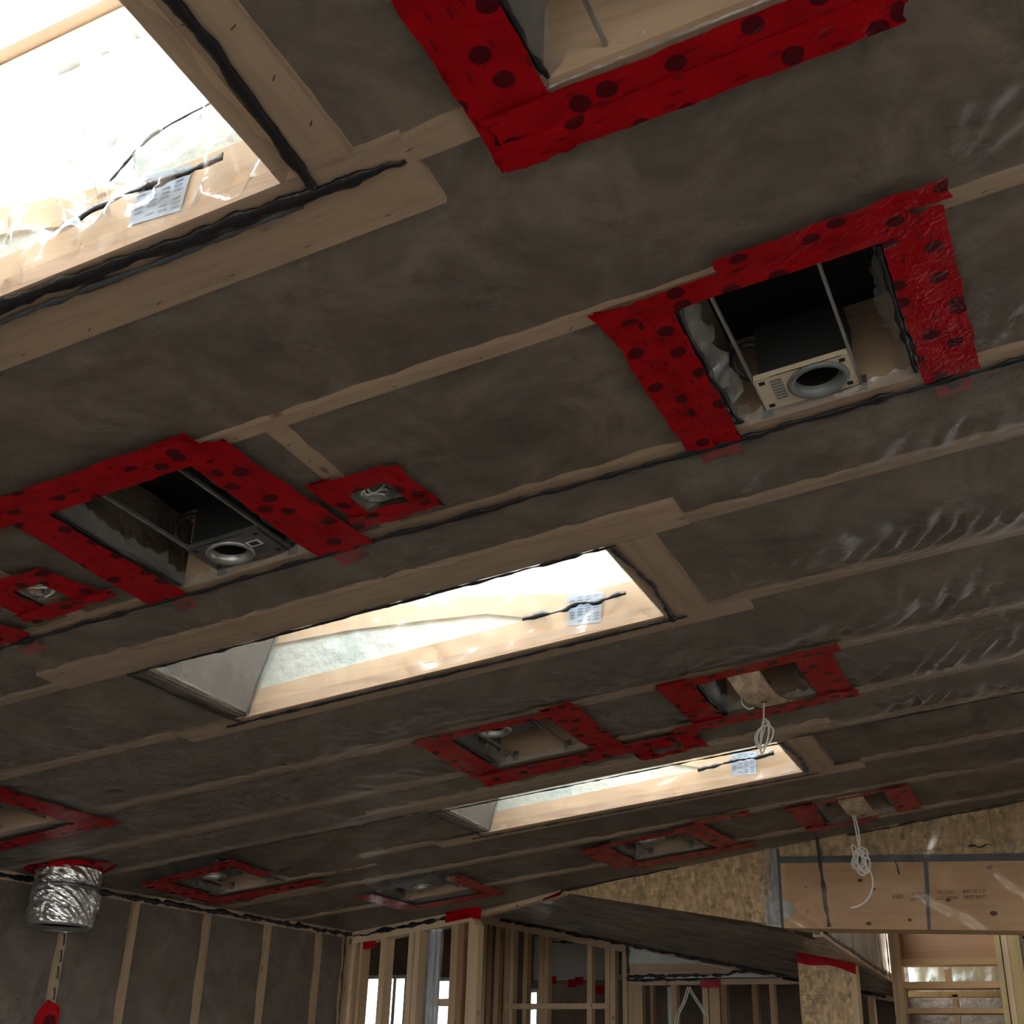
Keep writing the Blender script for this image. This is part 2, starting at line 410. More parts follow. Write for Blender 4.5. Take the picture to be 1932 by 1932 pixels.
def drop(x, y):
    """how far the sheet hangs below the roof plane"""
    x = np.asarray(x, float); y = np.asarray(y, float)
    t = np.zeros(np.broadcast(x, y).shape); L = np.ones_like(t)
    for a, b in zip(RAFT[:-1], RAFT[1:]):
        m = (y >= a + RW) & (y < b); t = np.where(m, (y - a - RW) / (b - a - RW), t); L = np.where(m, (b - a - RW) / .57, L)
    bul = np.sin(math.pi * np.clip(t, 0, 1)) ** 1.15 * (1 - board_mask(x, y))
    amp = (0.008 + 0.034 * smst(-1.0, -0.1, x) * smst(2.6, 3.0, y) + 0.010 * smst(2.6, 3.2, y)) * np.clip(L, 0.4, 1)
    d = 0.004 + amp * bul * (1 + 0.25 * F30(x, y))
    # pleats next to the rafters on the slack right-hand side
    sl = smst(-1.1, -0.2, x) * smst(2.5, 3.0, y)
    ph = 2 * math.pi * (x + 0.45 * (y - 3)) / 0.072 + 2.2 * F30(x, y)
    d = d + sl * 0.007 * np.sin(ph) * bul * np.clip(0.7 + 0.7 * F1m(x * 2, y * 2), 0, 1.4)
    # creases fanning out of the taped corners and staples
    for i, (cx, cy) in enumerate(CORN):
        dx, dy = x - cx, y - cy; r = np.sqrt(dx * dx + dy * dy)
        th = np.arctan2(dy, dx)
        wv = np.sin(15 * th + 2.5 * np.sin(3 * th + i) + i) * np.exp(-(r / 0.34) ** 2) * r / (r + 0.09)
        d = d + (0.0065 if i < len(CORN) - 9 else 0.0085) * wv * np.clip(0.3 + bul, 0, 1) * (1 - .65 * smst(4.8, 5.3, y))
    d = d + (0.0016 * F10(x, y) * (0.3 + bul) + 0.0022 * F30(x, y) * bul) * (1 - .6 * smst(4.0, 5.2, y))
    return np.maximum(d, 0.003)
def S(x, y, off=0.0):
    """point on the sheet (off below it)"""
    y_ = np.asarray(y, float)
    lap = np.where(y_ > 2.63, .0035, 0.0) + np.where(y_ > 5.10, .0025, 0.0)      # the sheets overlap
    return np.stack([np.asarray(x, float), y_, ZR(x) - drop(x, y) - off - lap], -1)

# ------------------------------------------------------------------ structure: ceiling, floor, shell
deck = Geo()
ys_cuts = [-3.6]
for a, b in SKY: ys_cuts += [a - .06, b + .07]
ys_cuts.append(7.6)
for i in range(len(ys_cuts) - 1):
    a, b = ys_cuts[i], ys_cuts[i + 1]
    if i % 2 == 0: deck.rbox(-5.3, 4.6, a, b, -0.285, -0.262)
    else:
        deck.rbox(-5.3, SKX0 - .05, a, b, -0.285, -0.262); deck.rbox(SKX1 + .05, 4.6, a, b, -0.285, -0.262)
ceiling = deck.build('ceiling', 'blackboard', kind='structure')
for r in RAFT:
    if r == 5.70:
        Geo().rbox(-3.45, SKX0 - .05, r, r + RW, -0.255, 0.0).rbox(SKX0 - .05, SKX1 + .04, r + .01, r + RW, -0.09, 0.0).rbox(SKX1 + .04, 4.55, r, r + RW, -0.255, 0.0).build('rafter', 'rafter_dimmed_x', ceiling)
        Geo().rbox(-5.2, -3.45, 5.895, 5.895 + RW, -0.255, 0.0).build('rafter', 'pine_x', ceiling)
    elif r in (1.385, 3.60):
        g = Geo().rbox(-5.2, SKX0 - .05, r, r + RW * (1.5 if r < 2 else 1), -0.255, 0.0).rbox(SKX0 - .05, SKX1 + .04, r + .01, r + RW, -0.09, 0.0)
        g.rbox(SKX1 + .04, 4.55, r, r + RW * (1.5 if r < 2 else 1), -0.255, 0.0).build('rafter', 'pine_x' if r < 2 else 'rafter_dimmed_x', ceiling)
    else:
        Geo().rbox(-5.2, 4.55, r, r + RW, -0.255, 0.0).build('rafter', 'pine_x' if r < 2.7 else 'rafter_dimmed_x', ceiling)
Geo().rbox(-1.58, -1.535, 2.04, 2.61, -0.2, 0.0).build('blocking', 'pine_y', ceiling)
Geo().rbox(-2.63, -2.585, 2.04, 2.61, -0.2, 0.0).build('blocking', 'pine_y', ceiling)
# insulation batts between the rafters, cut at every opening
for a, b in zip(RAFT[:-1], RAFT[1:]):
    y0, y1 = a + RW, b
    if y1 < 0.4: continue
    cuts = sorted([(h[0], h[1]) for h in HOLES[:-len(JBOX)] if h[2] < y1 - .05 and h[3] > y0 + .05])
    segs = []; x = -5.15
    for h0, h1 in cuts:
        if h0 > x + .02: segs.append((x, h0))
        x = max(x, h1)
    segs.append((x, 2.2))
    for s0, s1 in segs:
        nx = max(2, int((s1 - s0) / 0.05)); ny = 11
        gx, gy = np.meshgrid(np.linspace(s0, s1, nx), np.linspace(y0, y1, ny), indexing='ij')
        dd = np.minimum(drop(gx, gy), 0.05) - 0.013 - 0.005 * (1 + np.clip(F10(gx, gy), -1, 1))
        dd = np.where(board_mask(gx, gy) > .01, np.minimum(dd, -.006), dd)
        v = np.stack([gx, gy, ZR(gx) - dd], -1).reshape(-1, 3)
        idx = np.arange(nx * ny).reshape(nx, ny)
        f = [(idx[i, j], idx[i + 1, j], idx[i + 1, j + 1], idx[i, j + 1]) for i in range(nx - 1) for j in range(ny - 1)
             if not any(abs((gx[i, j] + gx[i + 1, j]) / 2 - jx) < .075 and abs((gy[i, j] + gy[i, j + 1]) / 2 - jy) < .075 for jx, jy in JBOX.values())]
        vv = list(map(tuple, v)); n0 = len(vv)
        for i in (0, nx - 1):      # cut ends rise into the roof
            for j in range(ny):
                p = v[idx[i, j]]; vv.append((p[0], p[1], p[2] + 0.2))
            base = n0 if i == 0 else n0 + ny
            for j in range(ny - 1): f.append((idx[i, j], idx[i, j + 1], base + j + 1, base + j))
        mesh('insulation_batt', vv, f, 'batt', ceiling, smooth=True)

floor = Geo().box(-9, 5, -4, 12.6, -0.05, 0).build('floor', 'floor_ply', kind='structure')
Geo().box(-60, 60, -60, 60, -0.5, -0.35).build('ground', 'outside_ground', kind='structure')
# walls behind and to the right of the camera, with their window openings
g = Geo()
g.box(4.5, 4.6, -4, 13, 0, 0.5); g.box(4.5, 4.6, -4, 13, 2.6, 3.8)
for y, w_ in ((-4, 4.9), (1.9, 5.3)): g.box(4.5, 4.6, y, y + w_, 0.5, 2.6)
g.box(4.5, 4.6, 7.2, 13, 0.5, 2.6)
g.build('wall_right', 'rear_board', kind='structure')
g = Geo()
g.box(-5.4, 4.6, -3.7, -3.6, 0, 0.4); g.box(-5.4, 4.6, -3.7, -3.6, 2.5, 3.8)
for x, w_ in ((-5.4, 3.9), (1.1, .5), (4.1, .5)): g.box(x, x + w_, -3.7, -3.6, 0.4, 2.5)
g.build('wall_rear', 'rear_board', kind='structure')

# ------------------------------------------------------------------ vapour barrier sheets
def sheet(name, y0, y1, off, label, xs_f=(-5.05, 0.75)):
    xs = np.concatenate([np.arange(xs_f[0], xs_f[1], 0.0125), np.arange(xs_f[1], 4.5, 0.12)])
    st = 0.0125 if y1 < 3 else 0.014
    ys = np.arange(max(y0, 0.6), y1 + 1e-6, st)
    if y0 < 0.6: ys = np.concatenate([np.arange(y0, 0.6, 0.1), ys])
    ex, ey = [], []
    for h in HOLES:
        ex += [h[0], h[1]]
        ey += [v for v in (h[2], h[3]) if y0 < v < y1]
    xs = np.unique(np.round(np.concatenate([xs, ex]), 5)); ys = np.unique(np.round(np.concatenate([ys, ey, [y1]]), 5))
    gx, gy = np.meshgrid(xs, ys, indexing='ij')
    z = ZR(gx) - drop(gx, gy) - off
    v = np.stack([gx, gy, z], -1).reshape(-1, 3)
    nx, ny = len(xs), len(ys)
    idx = np.arange(nx * ny).reshape(nx, ny)
    f = np.stack([idx[:-1, :-1], idx[1:, :-1], idx[1:, 1:], idx[:-1, 1:]], -1).reshape(-1, 4)
    mx = ((gx[:-1, :-1] + gx[1:, 1:]) / 2).ravel(); my = ((gy[:-1, :-1] + gy[1:, 1:]) / 2).ravel()
    keep = np.ones(len(f), bool)
    for h in HOLES: keep &= ~((mx > h[0]) & (mx < h[1]) & (my > h[2]) & (my < h[3]))
    lim = np.where(mx > -2.93, yG(mx) - 0.005, np.where(mx > -3.6, 7.26 + (-2.93 - mx) * 0.33, yG(mx) + .02))
    keep &= my < lim
    f = f[keep]
    used, inv = np.unique(f, return_inverse=True)
    o = mesh(name, v[used], inv.reshape(-1, 4), 'film' if y1 < 3 else ('film_slack' if y1 < 6 else 'film_far'), smooth=True, origin=(-2.0, (y0 + y1) / 2, 2.85))
    tag(o, label, 'plastic sheet', 'clear plastic sheets stapled under the rafters')
    return o
sheet_a = sheet('vapour_barrier_sheet', -3.5, 2.66, 0.0, 'clear plastic vapour barrier nearest the camera, around the large corner skylight')
sheet_b = sheet('vapour_barrier_sheet', 2.63, 5.14, 0.003, 'clear plastic vapour barrier around the middle skylight, slack and rippled at right')
sheet_c = sheet('vapour_barrier_sheet', 5.10, 7.50, 0.005, 'clear plastic vapour barrier around the farthest skylight, next to the gable wall')
def sheet_at(y): return sheet_a if y < 2.64 else (sheet_b if y < 5.12 else sheet_c)

# flaps of cut plastic turned up into the light openings
def flap(x0, y0, x1, y1, inx, iny, rise, width, seed, y_par):
    n = max(6, int(math.hypot(x1 - x0, y1 - y0) / 0.012)); r = np.random.default_rng(seed)
    t = np.linspace(0, 1, n); px = x0 + (x1 - x0) * t; py = y0 + (y1 - y0) * t
    base = S(px, py)
    jag = np.convolve(r.normal(0, 1, n + 6), np.ones(4) / 2, 'same')[3:-3]
    wv = width * (1 + 0.16 * jag + 0.25 * np.sin(t * 9 + seed)); v = []
    for k, q in enumerate((0, 0.33, 0.66, 1.0)):
        p = base.copy()
        p[:, 0] += inx * wv * q; p[:, 1] += iny * wv * q
        p[:, 2] += rise * q ** 1.3 + (0.006 * np.sin(t * 60 + k * 2 + seed) + 0.003 * jag) * q
        v.append(p)
    v = np.concatenate(v); f = [(k * n + i, k * n + i + 1, (k + 1) * n + i + 1, (k + 1) * n + i) for k in range(3) for i in range(n - 1)]
    mesh('cut_flap', v, f, 'film_cut', sheet_at(y_par), smooth=True)
for i, (k, (x0, x1, y0, y1)) in enumerate(LIGHTS.items()):
    far = k[0] in 'FK'
    wdt = 0.036 if not far else 0.046
    flap(x0, y0, x0, y1, 1, 0, 0.035, wdt * 1.15, i * 7 + 1, y0)
    flap(x1, y0, x1, y1, -1, 0, 0.035, wdt * 1.15, i * 7 + 2, y0)
    flap(x0, y0, x1, y0, 0, 1, 0.045, wdt * 0.6, i * 7 + 3, y0)
    flap(x0, y1, x1, y1, 0, -1, 0.02, wdt * (0.35 if not far else .25), i * 7 + 4, y0)

# ------------------------------------------------------------------ black acoustical sealant beads
def bead(name, path, wdt, label=None, cat='sealant', seed=0, on_sheet=True, nrm=(0, 0, -1), lift=0.004, parent=None, mat='sealant', thick=0.5, rag=1.0, taper=0.0):
    r = np.random.default_rng(seed + 100)
    P = np.array(path, float)
    seg = np.linalg.norm(np.diff(P, axis=0), axis=1); cum = np.concatenate([[0], np.cumsum(seg)])
    n = max(4, int(cum[-1] / 0.014)); t = np.linspace(0, cum[-1], n)
    Q = np.stack([np.interp(t, cum, P[:, i]) for i in range(P.shape[1])], -1)
    if on_sheet:
        Q = S(Q[:, 0], Q[:, 1], lift)
    nr = np.array(nrm, float); nr /= np.linalg.norm(nr)
    tg = np.gradient(Q, axis=0); tg /= np.linalg.norm(tg, axis=1)[:, None] + 1e-9
    sd = np.cross(tg, nr); sd /= np.linalg.norm(sd, axis=1)[:, None] + 1e-9
    k5 = np.ones(5) / 5
    wob = np.convolve(r.normal(0, 1, n + 8), k5, 'same')[4:-4] * wdt * 0.30 * rag
    ww = wdt * np.clip(1 + 0.55 * rag * np.convolve(r.normal(0, 1, n + 4), np.ones(3) / 3, 'same')[2:-2], 0.4, 2.2) / 2
    ww = ww * (1 - .75 * np.clip((np.linspace(0, 1, n) - (1 - taper)) / max(taper, 1e-6), 0, 1)) if taper else ww
    prof = [(-1, -.15), (-.75, .6), (0, 1), (.7, .65), (1, -.15)]
    v = []
    for i in range(n):
        for a, b in prof: v.append(Q[i] + sd[i] * (wob[i] + a * ww[i]) + nr * (b * ww[i] * thick))
    f = []
    for i in range(n - 1):
        for k in range(4): f.append((i * 5 + k, i * 5 + k + 1, (i + 1) * 5 + k + 1, (i + 1) * 5 + k))
        f.append((i * 5 + 4, i * 5, (i + 1) * 5, (i + 1) * 5 + 4))
    f += [(0, 1, 2, 3, 4), tuple((n - 1) * 5 + k for k in (4, 3, 2, 1, 0))]
    o = mesh(name, v, f, mat, parent, smooth=True, origin=None if parent is not None else Q[n // 2])
    if parent is None: tag(o, label, cat)
    return o
bead('sealant_bead', [(-4.7, 2.635), (-1.6, 2.632), (-0.6, 2.645), (3.5, 2.64)], 0.021, 'long black sealant bead along the sheet lap below the two near lights', seed=1)
bead('sealant_bead', [(-4.2, 5.12), (-2.75, 5.115)], 0.014, 'black sealant bead on the sheet lap left of the farthest skylight', seed=2)
bead('sealant_bead', [(-1.05, 5.12), (0.6, 5.13), (3.0, 5.13)], 0.014, 'black sealant bead on the sheet lap right of the farthest skylight', seed=3)

# ------------------------------------------------------------------ red tape strips
def strip(x0, x1, y0, y1, parent, along='x', off=0.006, seed=0, skew=(0, 0, 0, 0), mat='red_tape', name='tape_strip', crinkle=1.0):
    """one strip of tape stuck to the sheet; skew shifts the four corners across the strip"""
    r = np.random.default_rng(seed + 900)
    if along == 'x': L, Wd = x1 - x0, y1 - y0
    else: L, Wd = y1 - y0, x1 - x0
    n = max(4, int(L / 0.016)); m = max(4, int(Wd / 0.018))
    u = np.linspace(0, 1, n + 1); q = np.linspace(0, 1, m + 1)
    U, Q = np.meshgrid(u, q, indexing='ij')
    e0 = np.convolve(r.normal(0, 1, n + 5), np.ones(4) / 4, 'same')[2:-2] * 0.004
    e1 = np.convolve(r.normal(0, 1, n + 5), np.ones(4) / 4, 'same')[2:-2] * 0.004
    lo = skew[0] + (skew[1] - skew[0]) * u + e0; hi = skew[2] + (skew[3] - skew[2]) * u + e1
    off_c = lo[:, None] * (1 - Q) + hi[:, None] * Q
    endj = r.normal(0, 0.005, m + 1)[None, :] * (np.abs(U - .5) * 2) ** 40
    if along == 'x': X = x0 + L * U + endj; Y = y0 + Wd * Q + off_c
    else: Y = y0 + L * U + endj; X = x0 + Wd * Q + off_c
    P = S(X, Y, off + 0.0016 * crinkle * (1 + np.sin(U * L * 140 + 3 * np.sin(Q * 5 + seed)) * np.clip(F30(X, Y), 0, 1)) + 0.0012 * crinkle * np.abs(F5(X, Y)))
    idx = np.arange((n + 1) * (m + 1)).reshape(n + 1, m + 1)
    f = np.stack([idx[:-1, :-1], idx[1:, :-1], idx[1:, 1:], idx[:-1, 1:]], -1).reshape(-1, 4)
    uv = np.stack([(U * L + seed * 0.37).ravel(), (Q * Wd + seed * 0.21).ravel()], -1)
    return mesh(name, P.reshape(-1, 3), f, mat, parent, smooth=True, uv=uv)
def tape_frame(key, label, strips, cx, cy):
    t = thing('red_tape_border', label, 'red tape', S(cx, cy, 0.0), 'red tape frames on the ceiling plastic')
    for i, s in enumerate(strips):
        x0, x1, y0, y1, al = s[:5]; sk = s[5] if len(s) > 5 else (0, 0, 0, 0)
        strip(x0, x1, y0, y1, t, al, 0.006 + 0.0018 * i, hash(key) % 7 * 0 + sum(map(ord, key)) + i * 13, sk)
    return t
tape_frame('L0', 'red tape frame cut off by the top edge of the picture', [
    (-0.745, -0.605, 0.62, 1.535, 'y'), (-0.175, -0.04, 0.62, 1.50, 'y'), (-0.175, -0.56, 0.62, .86, 'x') if False else (-0.75, -0.04, 0.74, 0.87, 'x'), (-0.72, -0.035, 1.40, 1.475, 'x'), (-0.735, -0.045, 1.465, 1.53, 'x', (0, -.01, 0, 0))], -0.4, 1.13)
tape_frame('L1', 'red tape frame around the recessed light with a square label at left', [
    (-2.37, -2.245, 1.96, 2.625, 'y', (0.03, 0, 0.01, 0.01)), (-1.80, -1.725, 1.93, 2.625, 'y', (0, 0, 0, .01)), (-1.73, -1.645, 1.99, 2.625, 'y', (-.03, 0, -.02, .02)), (-2.42, -1.70, 1.985, 2.055, 'x'), (-2.36, -1.735, 1.925, 1.995, 'x', (.01, 0, 0, 0))], -2.02, 2.3)
tape_frame('L2', 'red tape frame around the recessed light with a cream plate at right', [
    (-0.675, -0.60, 2.02, 2.635, 'y'), (-0.745, -0.67, 1.99, 2.63, 'y', (0, .01, 0, 0)), (-0.17, -0.045, 2.0, 2.62, 'y', (0, .01, 0, .01)), (-0.75, -0.10, 1.985, 2.06, 'x', (0, .0, 0, -.005)), (-0.48, -0.028, 1.925, 1.99, 'x', (.015, 0, .0, 0.0))], -0.39, 2.3)
tape_frame('F1', 'red tape frame around the open light left of the strapped opening near the middle skylight', [
    (-2.345, -2.20, 4.17, 4.80, 'y', (.02, 0, 0, 0)), (-1.775, -1.64, 4.13, 4.74, 'y'), (-2.34, -1.70, 4.165, 4.235, 'x'), (-2.33, -1.45, 4.735, 4.865, 'x', (.01, -.02, .03, -.03))], -1.99, 4.47)
tape_frame('F2', 'red tape frame at the left edge above the foil duct', [
    (-4.05, -3.91, 3.66, 4.33, 'y', (0, 0, 0, 0)), (-4.72, -3.885, 4.25, 4.375, 'x', (.03, 0, .02, 0)), (-4.72, -3.95, 3.69, 3.79, 'x'), (-4.74, -4.60, 3.7, 4.3, 'y')], -4.3, 4.0)
tape_frame('F3', 'red tape frame around the shaded light beside the left wall', [
    (-4.60, -4.455, 5.35, 6.0, 'y', (.02, 0, .02, 0)), (-4.56, -3.82, 5.885, 6.01, 'x', (.0, 0, .03, 0)), (-4.55, -3.93, 5.27, 5.39, 'x', (.06, -.02, .03, -.02)), (-4.0, -3.89, 5.21, 5.62, 'y', (0, .0, 0, -.03))], -4.22, 5.6)
tape_frame('F4', 'red tape frame around the small light above the far stud wall', [
    (-3.91, -3.78, 6.44, 6.96, 'y', (.0, .02, 0, .02)), (-3.30, -3.18, 6.36, 6.98, 'y', (.01, 0, 0, 0)), (-3.86, -3.20, 6.91, 7.04, 'x', (0, 0, .0, -.02))], -3.54, 6.67)
tape_frame('F5', 'red tape frame around the light beside the point of the chipboard gable', [
    (-2.46, -2.30, 6.33, 6.90, 'y', (.0, .02, 0, .02)), (-1.87, -1.74, 6.21, 6.80, 'y', (0, .05, 0, .05)), (-2.42, -1.80, 6.23, 6.325, 'x', (.07, -.0, .02, .0)), (-2.33, -1.62, 6.795, 6.93, 'x', (0, 0, .03, -.02))], -2.08, 6.55)
tape_frame('K1', 'red tape frame around the opening with a wide strap and coiled white cable', [
    (-1.325, -1.20, 4.15, 4.70, 'y'), (-0.82, -0.69, 4.14, 4.72, 'y', (0, 0, 0, 0)), (-1.33, -0.655, 4.15, 4.235, 'x', (.02, -.02, 0, -.01)), (-1.42, -0.675, 4.635, 4.735, 'x', (.02, 0, .03, 0))], -1.0, 4.43)
tape_frame('K2', 'red tape frame around the strapped opening with the knotted white cable', [
    (-1.315, -1.195, 6.22, 6.80, 'y', (0, 0, .02, .0)), (-0.825, -0.705, 6.2, 6.73, 'y'), (-1.32, -0.70, 6.19, 6.25, 'x', (.04, .01, .01, 0)), (-1.31, -0.93, 6.71, 6.80, 'x')], -1.0, 6.48)
tape_frame('J1', 'red tape patch around the round wiring box right of the near left light', [
    (-1.625, -1.555, 2.28, 2.545, 'y', (0, .02, 0, .01)), (-1.445, -1.375, 2.30, 2.54, 'y', (-.01, .02, .0, .01)), (-1.60, -1.40, 2.28, 2.358, 'x'), (-1.62, -1.385, 2.466, 2.545, 'x', (0, 0, 0, -.01))], -1.5, 2.41)
tape_frame('J2', 'red tape patch around the round wiring box at the left edge', [
    (-2.70, -2.617, 2.27, 2.52, 'y'), (-2.505, -2.43, 2.28, 2.50, 'y', (-.02, .01, -.02, .02)), (-2.68, -2.45, 2.265, 2.34, 'x'), (-2.71, -2.395, 2.45, 2.53, 'x', (0, .02, .01, -.01))], -2.56, 2.4)
tape_frame('J3', 'red tape patch around the small wiring box between the two middle openings', [
    (-1.65, -1.565, 4.80, 4.95, 'y'), (-1.445, -1.35, 4.73, 4.95, 'y', (0, .01, 0, .01)), (-1.62, -1.37, 4.90, 4.955, 'x')], -1.5, 4.85)
tape_frame('J4', 'small crumpled red tape patch between the gable light and the far strapped opening', [
    (-1.76, -1.47, 6.095, 6.15, 'x', (.02, 0, 0, 0)), (-1.74, -1.48, 6.165, 6.225, 'x', (0, -.01, .02, 0)), (-1.77, -1.66, 6.10, 6.22, 'y'), (-1.53, -1.47, 6.10, 6.22, 'y')], -1.6, 6.16)
t = thing('red_tape_border', 'torn red tape corner touching the left picture edge under the wiring box', 'red tape', S(-2.85, 2.4, 0), 'red tape frames on the ceiling plastic')
strip(-2.93, -2.785, 2.0, 2.615, t, 'y', 0.006, 77); strip(-3.5, -2.8, 1.95, 2.05, t, 'x', 0.008, 78)
# tails of tape that run on under the next sheet
for i, (x0, x1) in enumerate(((-0.72, -0.62), (-0.14, -0.06), (-2.32, -2.26), (-1.78, -1.68), (-2.90, -2.82))):
    t = thing('tape_tail', ['faint red tape tail under the lap, left of the cream plate light', 'faint red tape tail under the lap, right of the cream plate light',
        'faint red tape tail under the lap, left end of the near left light', 'faint red tape tail under the lap, right end of the near left light',
        'faint red tape tail under the lap at the left picture edge'][i], 'red tape', S((x0 + x1) / 2, 2.69, 0))
    strip(x0, x1, 2.60, 2.72, t, 'y', -0.0052, 40 + i, crinkle=.3)

# ------------------------------------------------------------------ skylights
def zc(x, h): return float(ZR(x)) + h
def quad_prism(pts, y0, y1):
    """polygon in (x, h above the roof plane), pushed from y0 to y1"""
    n = len(pts)
    v = [(x, y0, zc(x, h)) for x, h in pts] + [(x, y1, zc(x, h)) for x, h in pts]
    f = [tuple(range(n)), tuple(range(2 * n - 1, n - 1, -1))] + [(i, i + n, (i + 1) % n + n, (i + 1) % n) for i in range(n)]
    return v, f
def crumple(name, o, du, dv, nrm, nu, nv, amp, seed, parent, mat='film_shaft', streak=1.0):
    Fa, Fb = Field(0.16, 12, seed), Field(0.06, 12, seed + 1)
    U, V = np.meshgrid(np.linspace(0, 1, nu), np.linspace(0, 1, nv), indexing='ij')
    o, du, dv, nrm = (np.array(q, float) for q in (o, du, dv, nrm))
    lu, lv = np.linalg.norm(du), np.linalg.norm(dv)
    a = Fa(U * lu, V * lv * 1.2 * streak); b = Fb(U * lu, V * lv * streak)
    disp = amp * (1.0 - np.abs(a)) + amp * 0.45 * (1 - np.abs(b))       # sharp ridges
    P = o + U[..., None] * du + V[..., None] * dv + nrm * disp[..., None]
    idx = np.arange(nu * nv).reshape(nu, nv)
    f = np.stack([idx[:-1, :-1], idx[1:, :-1], idx[1:, 1:], idx[:-1, 1:]], -1).reshape(-1, 4)
    return mesh(name, P.reshape(-1, 3), f, mat, parent, smooth=streak < 1)
def skylight(y0, y1, label, seed, crump, far_w):
    x0, x1 = SKX0, SKX1
    t = thing('skylight', label, 'skylight', (-1.9, (y0 + y1) / 2, zc(-1.9, 0)), 'skylight wells in the sloped ceiling')
    B = y1 + 0.002
    # flat boards nailed around the well, under the plastic
    Geo().rbox(-3.02, -0.873 if y1 < 2 else -0.84, y1 + .0, y1 + far_w, -0.04, 0.001).build('flat_board', 'pine_x', t)
    Geo().rbox(-3.02, -0.853, y0 - .15, y0, -0.04, 0.001).build('flat_board', 'pine_x', t)
    Geo().rbox(x1, x1 + .145, y0 + .002, y1 - .002, -0.04, 0.002).build('flat_board', 'pine_y', t)
    if y1 < 2: Geo().rbox(x1, x1 + .14, y1 - .035, y1 - .0015, -0.04, 0.0035).build('flat_board', 'pine_x', t)
    # far side of the well: header board, wool wedge, upper board, wool
    v, f = quad_prism([(x0 - .05, 0), (x1 + .04, 0), (x1 + .04, .11), (-1.575, .105), (x0 - .05, .097)], B, B + .05)
    mesh('header_board', v, f, 'pale_pine_x', t)
    v, f = quad_prism([(x0, .09), (-1.55, .098), (-1.575, .112), (-1.75, .18), (-1.995, .215), (-2.286, .25), (-2.613, .275), (x0, .275)], B + .012, B + .06)
    mesh('wool_wedge', v, f, 'white_wool', t)
    v, f = quad_prism([(-1.575, .108), (x1 + .04, .112), (x1 + .04, .15), (-1.40, .155), (-1.933, .276), (x0, .33), (x0, .265), (-2.613, .263), (-2.286, .24), (-1.995, .203), (-1.75, .168)], B + .004, B + .06)
    mesh('upper_board', v, f, 'pale_pine_x', t)
    v, f = quad_prism([(x0, .32), (-1.933, .265), (-1.40, .145), (x1 + .04, .14), (x1 + .04, .60), (x0, .60)], B + .016, B + .06)
    mesh('wool_batt', v, f, 'white_wool', t)
    # near side and the two ends
    v, f = quad_prism([(x0 - .05, 0), (x1 + .04, 0), (x1 + .04, .60), (x0 - .05, .60)], y0 - .05, y0 - .002)
    mesh('near_board', v, f, 'pale_pine_x', t)
    e = [(x1 + .002, y, zc(x1, h)) for y in (y0, y1) for h in (0, .60)] + [(x1 + .045, y, zc(x1, h)) for y in (y0, y1) for h in (0, .60)]
    mesh('end_board', e, [(0, 1, 3, 2), (4, 6, 7, 5), (0, 4, 5, 1), (2, 3, 7, 6), (0, 2, 6, 4), (1, 5, 7, 3)], 'pine_y', t)
    lx = 0.31
    e = [(x0 + k + lx * h * (1 if h < .5 else 1), y, zc(x0, h)) for k in (-.006, -.05) for y in (y0, y1) for h in (0, .60)]
    mesh('end_batt', e, [(0, 1, 3, 2), (4, 6, 7, 5), (0, 4, 5, 1), (2, 3, 7, 6), (0, 2, 6, 4), (1, 5, 7, 3)], 'batt_wall', t)
    # curb, sash and glass
    g = Geo()
    for a0, a1, b0, b1 in ((x0 + .1, x1 + .04, y1 - .0, y1 + .05), (x0 + .1, x1 + .04, y0 - .05, y0), (x1, x1 + .045, y0, y1), (x0 + .1, x0 + .16, y0, y1)):
        g.rbox(a0, a1, b0, b1, -.70, -.602)
    g.build('curb', 'white_trim', t)
    g = Geo()
    for a0, a1, b0, b1 in ((x0 + .1, x1 + .06, y1 - .03, y1 + .07), (x0 + .1, x1 + .06, y0 - .07, y0 + .03), (x1 - .03, x1 + .065, y0, y1), (x0 + .1, x0 + .19, y0, y1)):
        g.rbox(a0, a1, b0, b1, -.775, -.703)
    g.build('sash', 'pale_pine_x', t)
    Geo().rbox(x0 + .1, x1 + .06, y0 - .07, y1 + .07, -.789, -.781).build('pane', 'glass', t)
    # plastic lining, creased
    zz = (0, 0, 0.56)
    crumple('well_lining', (x0 + .02, y1 - .003, zc(x0 + .02, .005)), (x1 - x0 - .03, 0, TS * (x1 - x0 - .03)), zz, (0, -1, 0), 90, 34, crump, seed, t)
    crumple('well_lining', (x0 + .006, y0 + .01, zc(x0, .005)), (0, y1 - y0 - .02, 0), (.31 * .56, 0, .56), (1, 0, 0), 36, 34, 0.008, seed + 5, t, 'film_cut', 0.15)
    crumple('well_lining', (x1 - .003, y0 + .01, zc(x1, .005)), (0, y1 - y0 - .02, 0), (0, 0, .56), (-1, 0, 0), 24, 24, 0.006, seed + 9, t)
    # paper grade label with printed lines on the header, black smear across it
    lb = mesh('grade_label', [(x, y1 - .0015, zc(x, h)) for x, h in ((-1.445, .045), (-1.325, .03), (-1.315, .135), (-1.44, .16))], [(0, 1, 2, 3)], 'paper', t)
    g = Geo()
    for c in range(4):
        for l in range(9):
            xx = -1.437 + c * .029; hh = .055 + l * .0105 - c * .004
            if (l * 3 + c * 5) % 4 == 0: continue
            g.add([(xx, y1 - .0025, zc(xx, hh)), (xx + .019, y1 - .0025, zc(xx + .019, hh)), (xx + .019, y1 - .0025, zc(xx + .019, hh + .004)), (xx, y1 - .0025, zc(xx, hh + .004))], [(0, 1, 2, 3)])
    o = g.build('printed_lines', 'label_ink', lb)
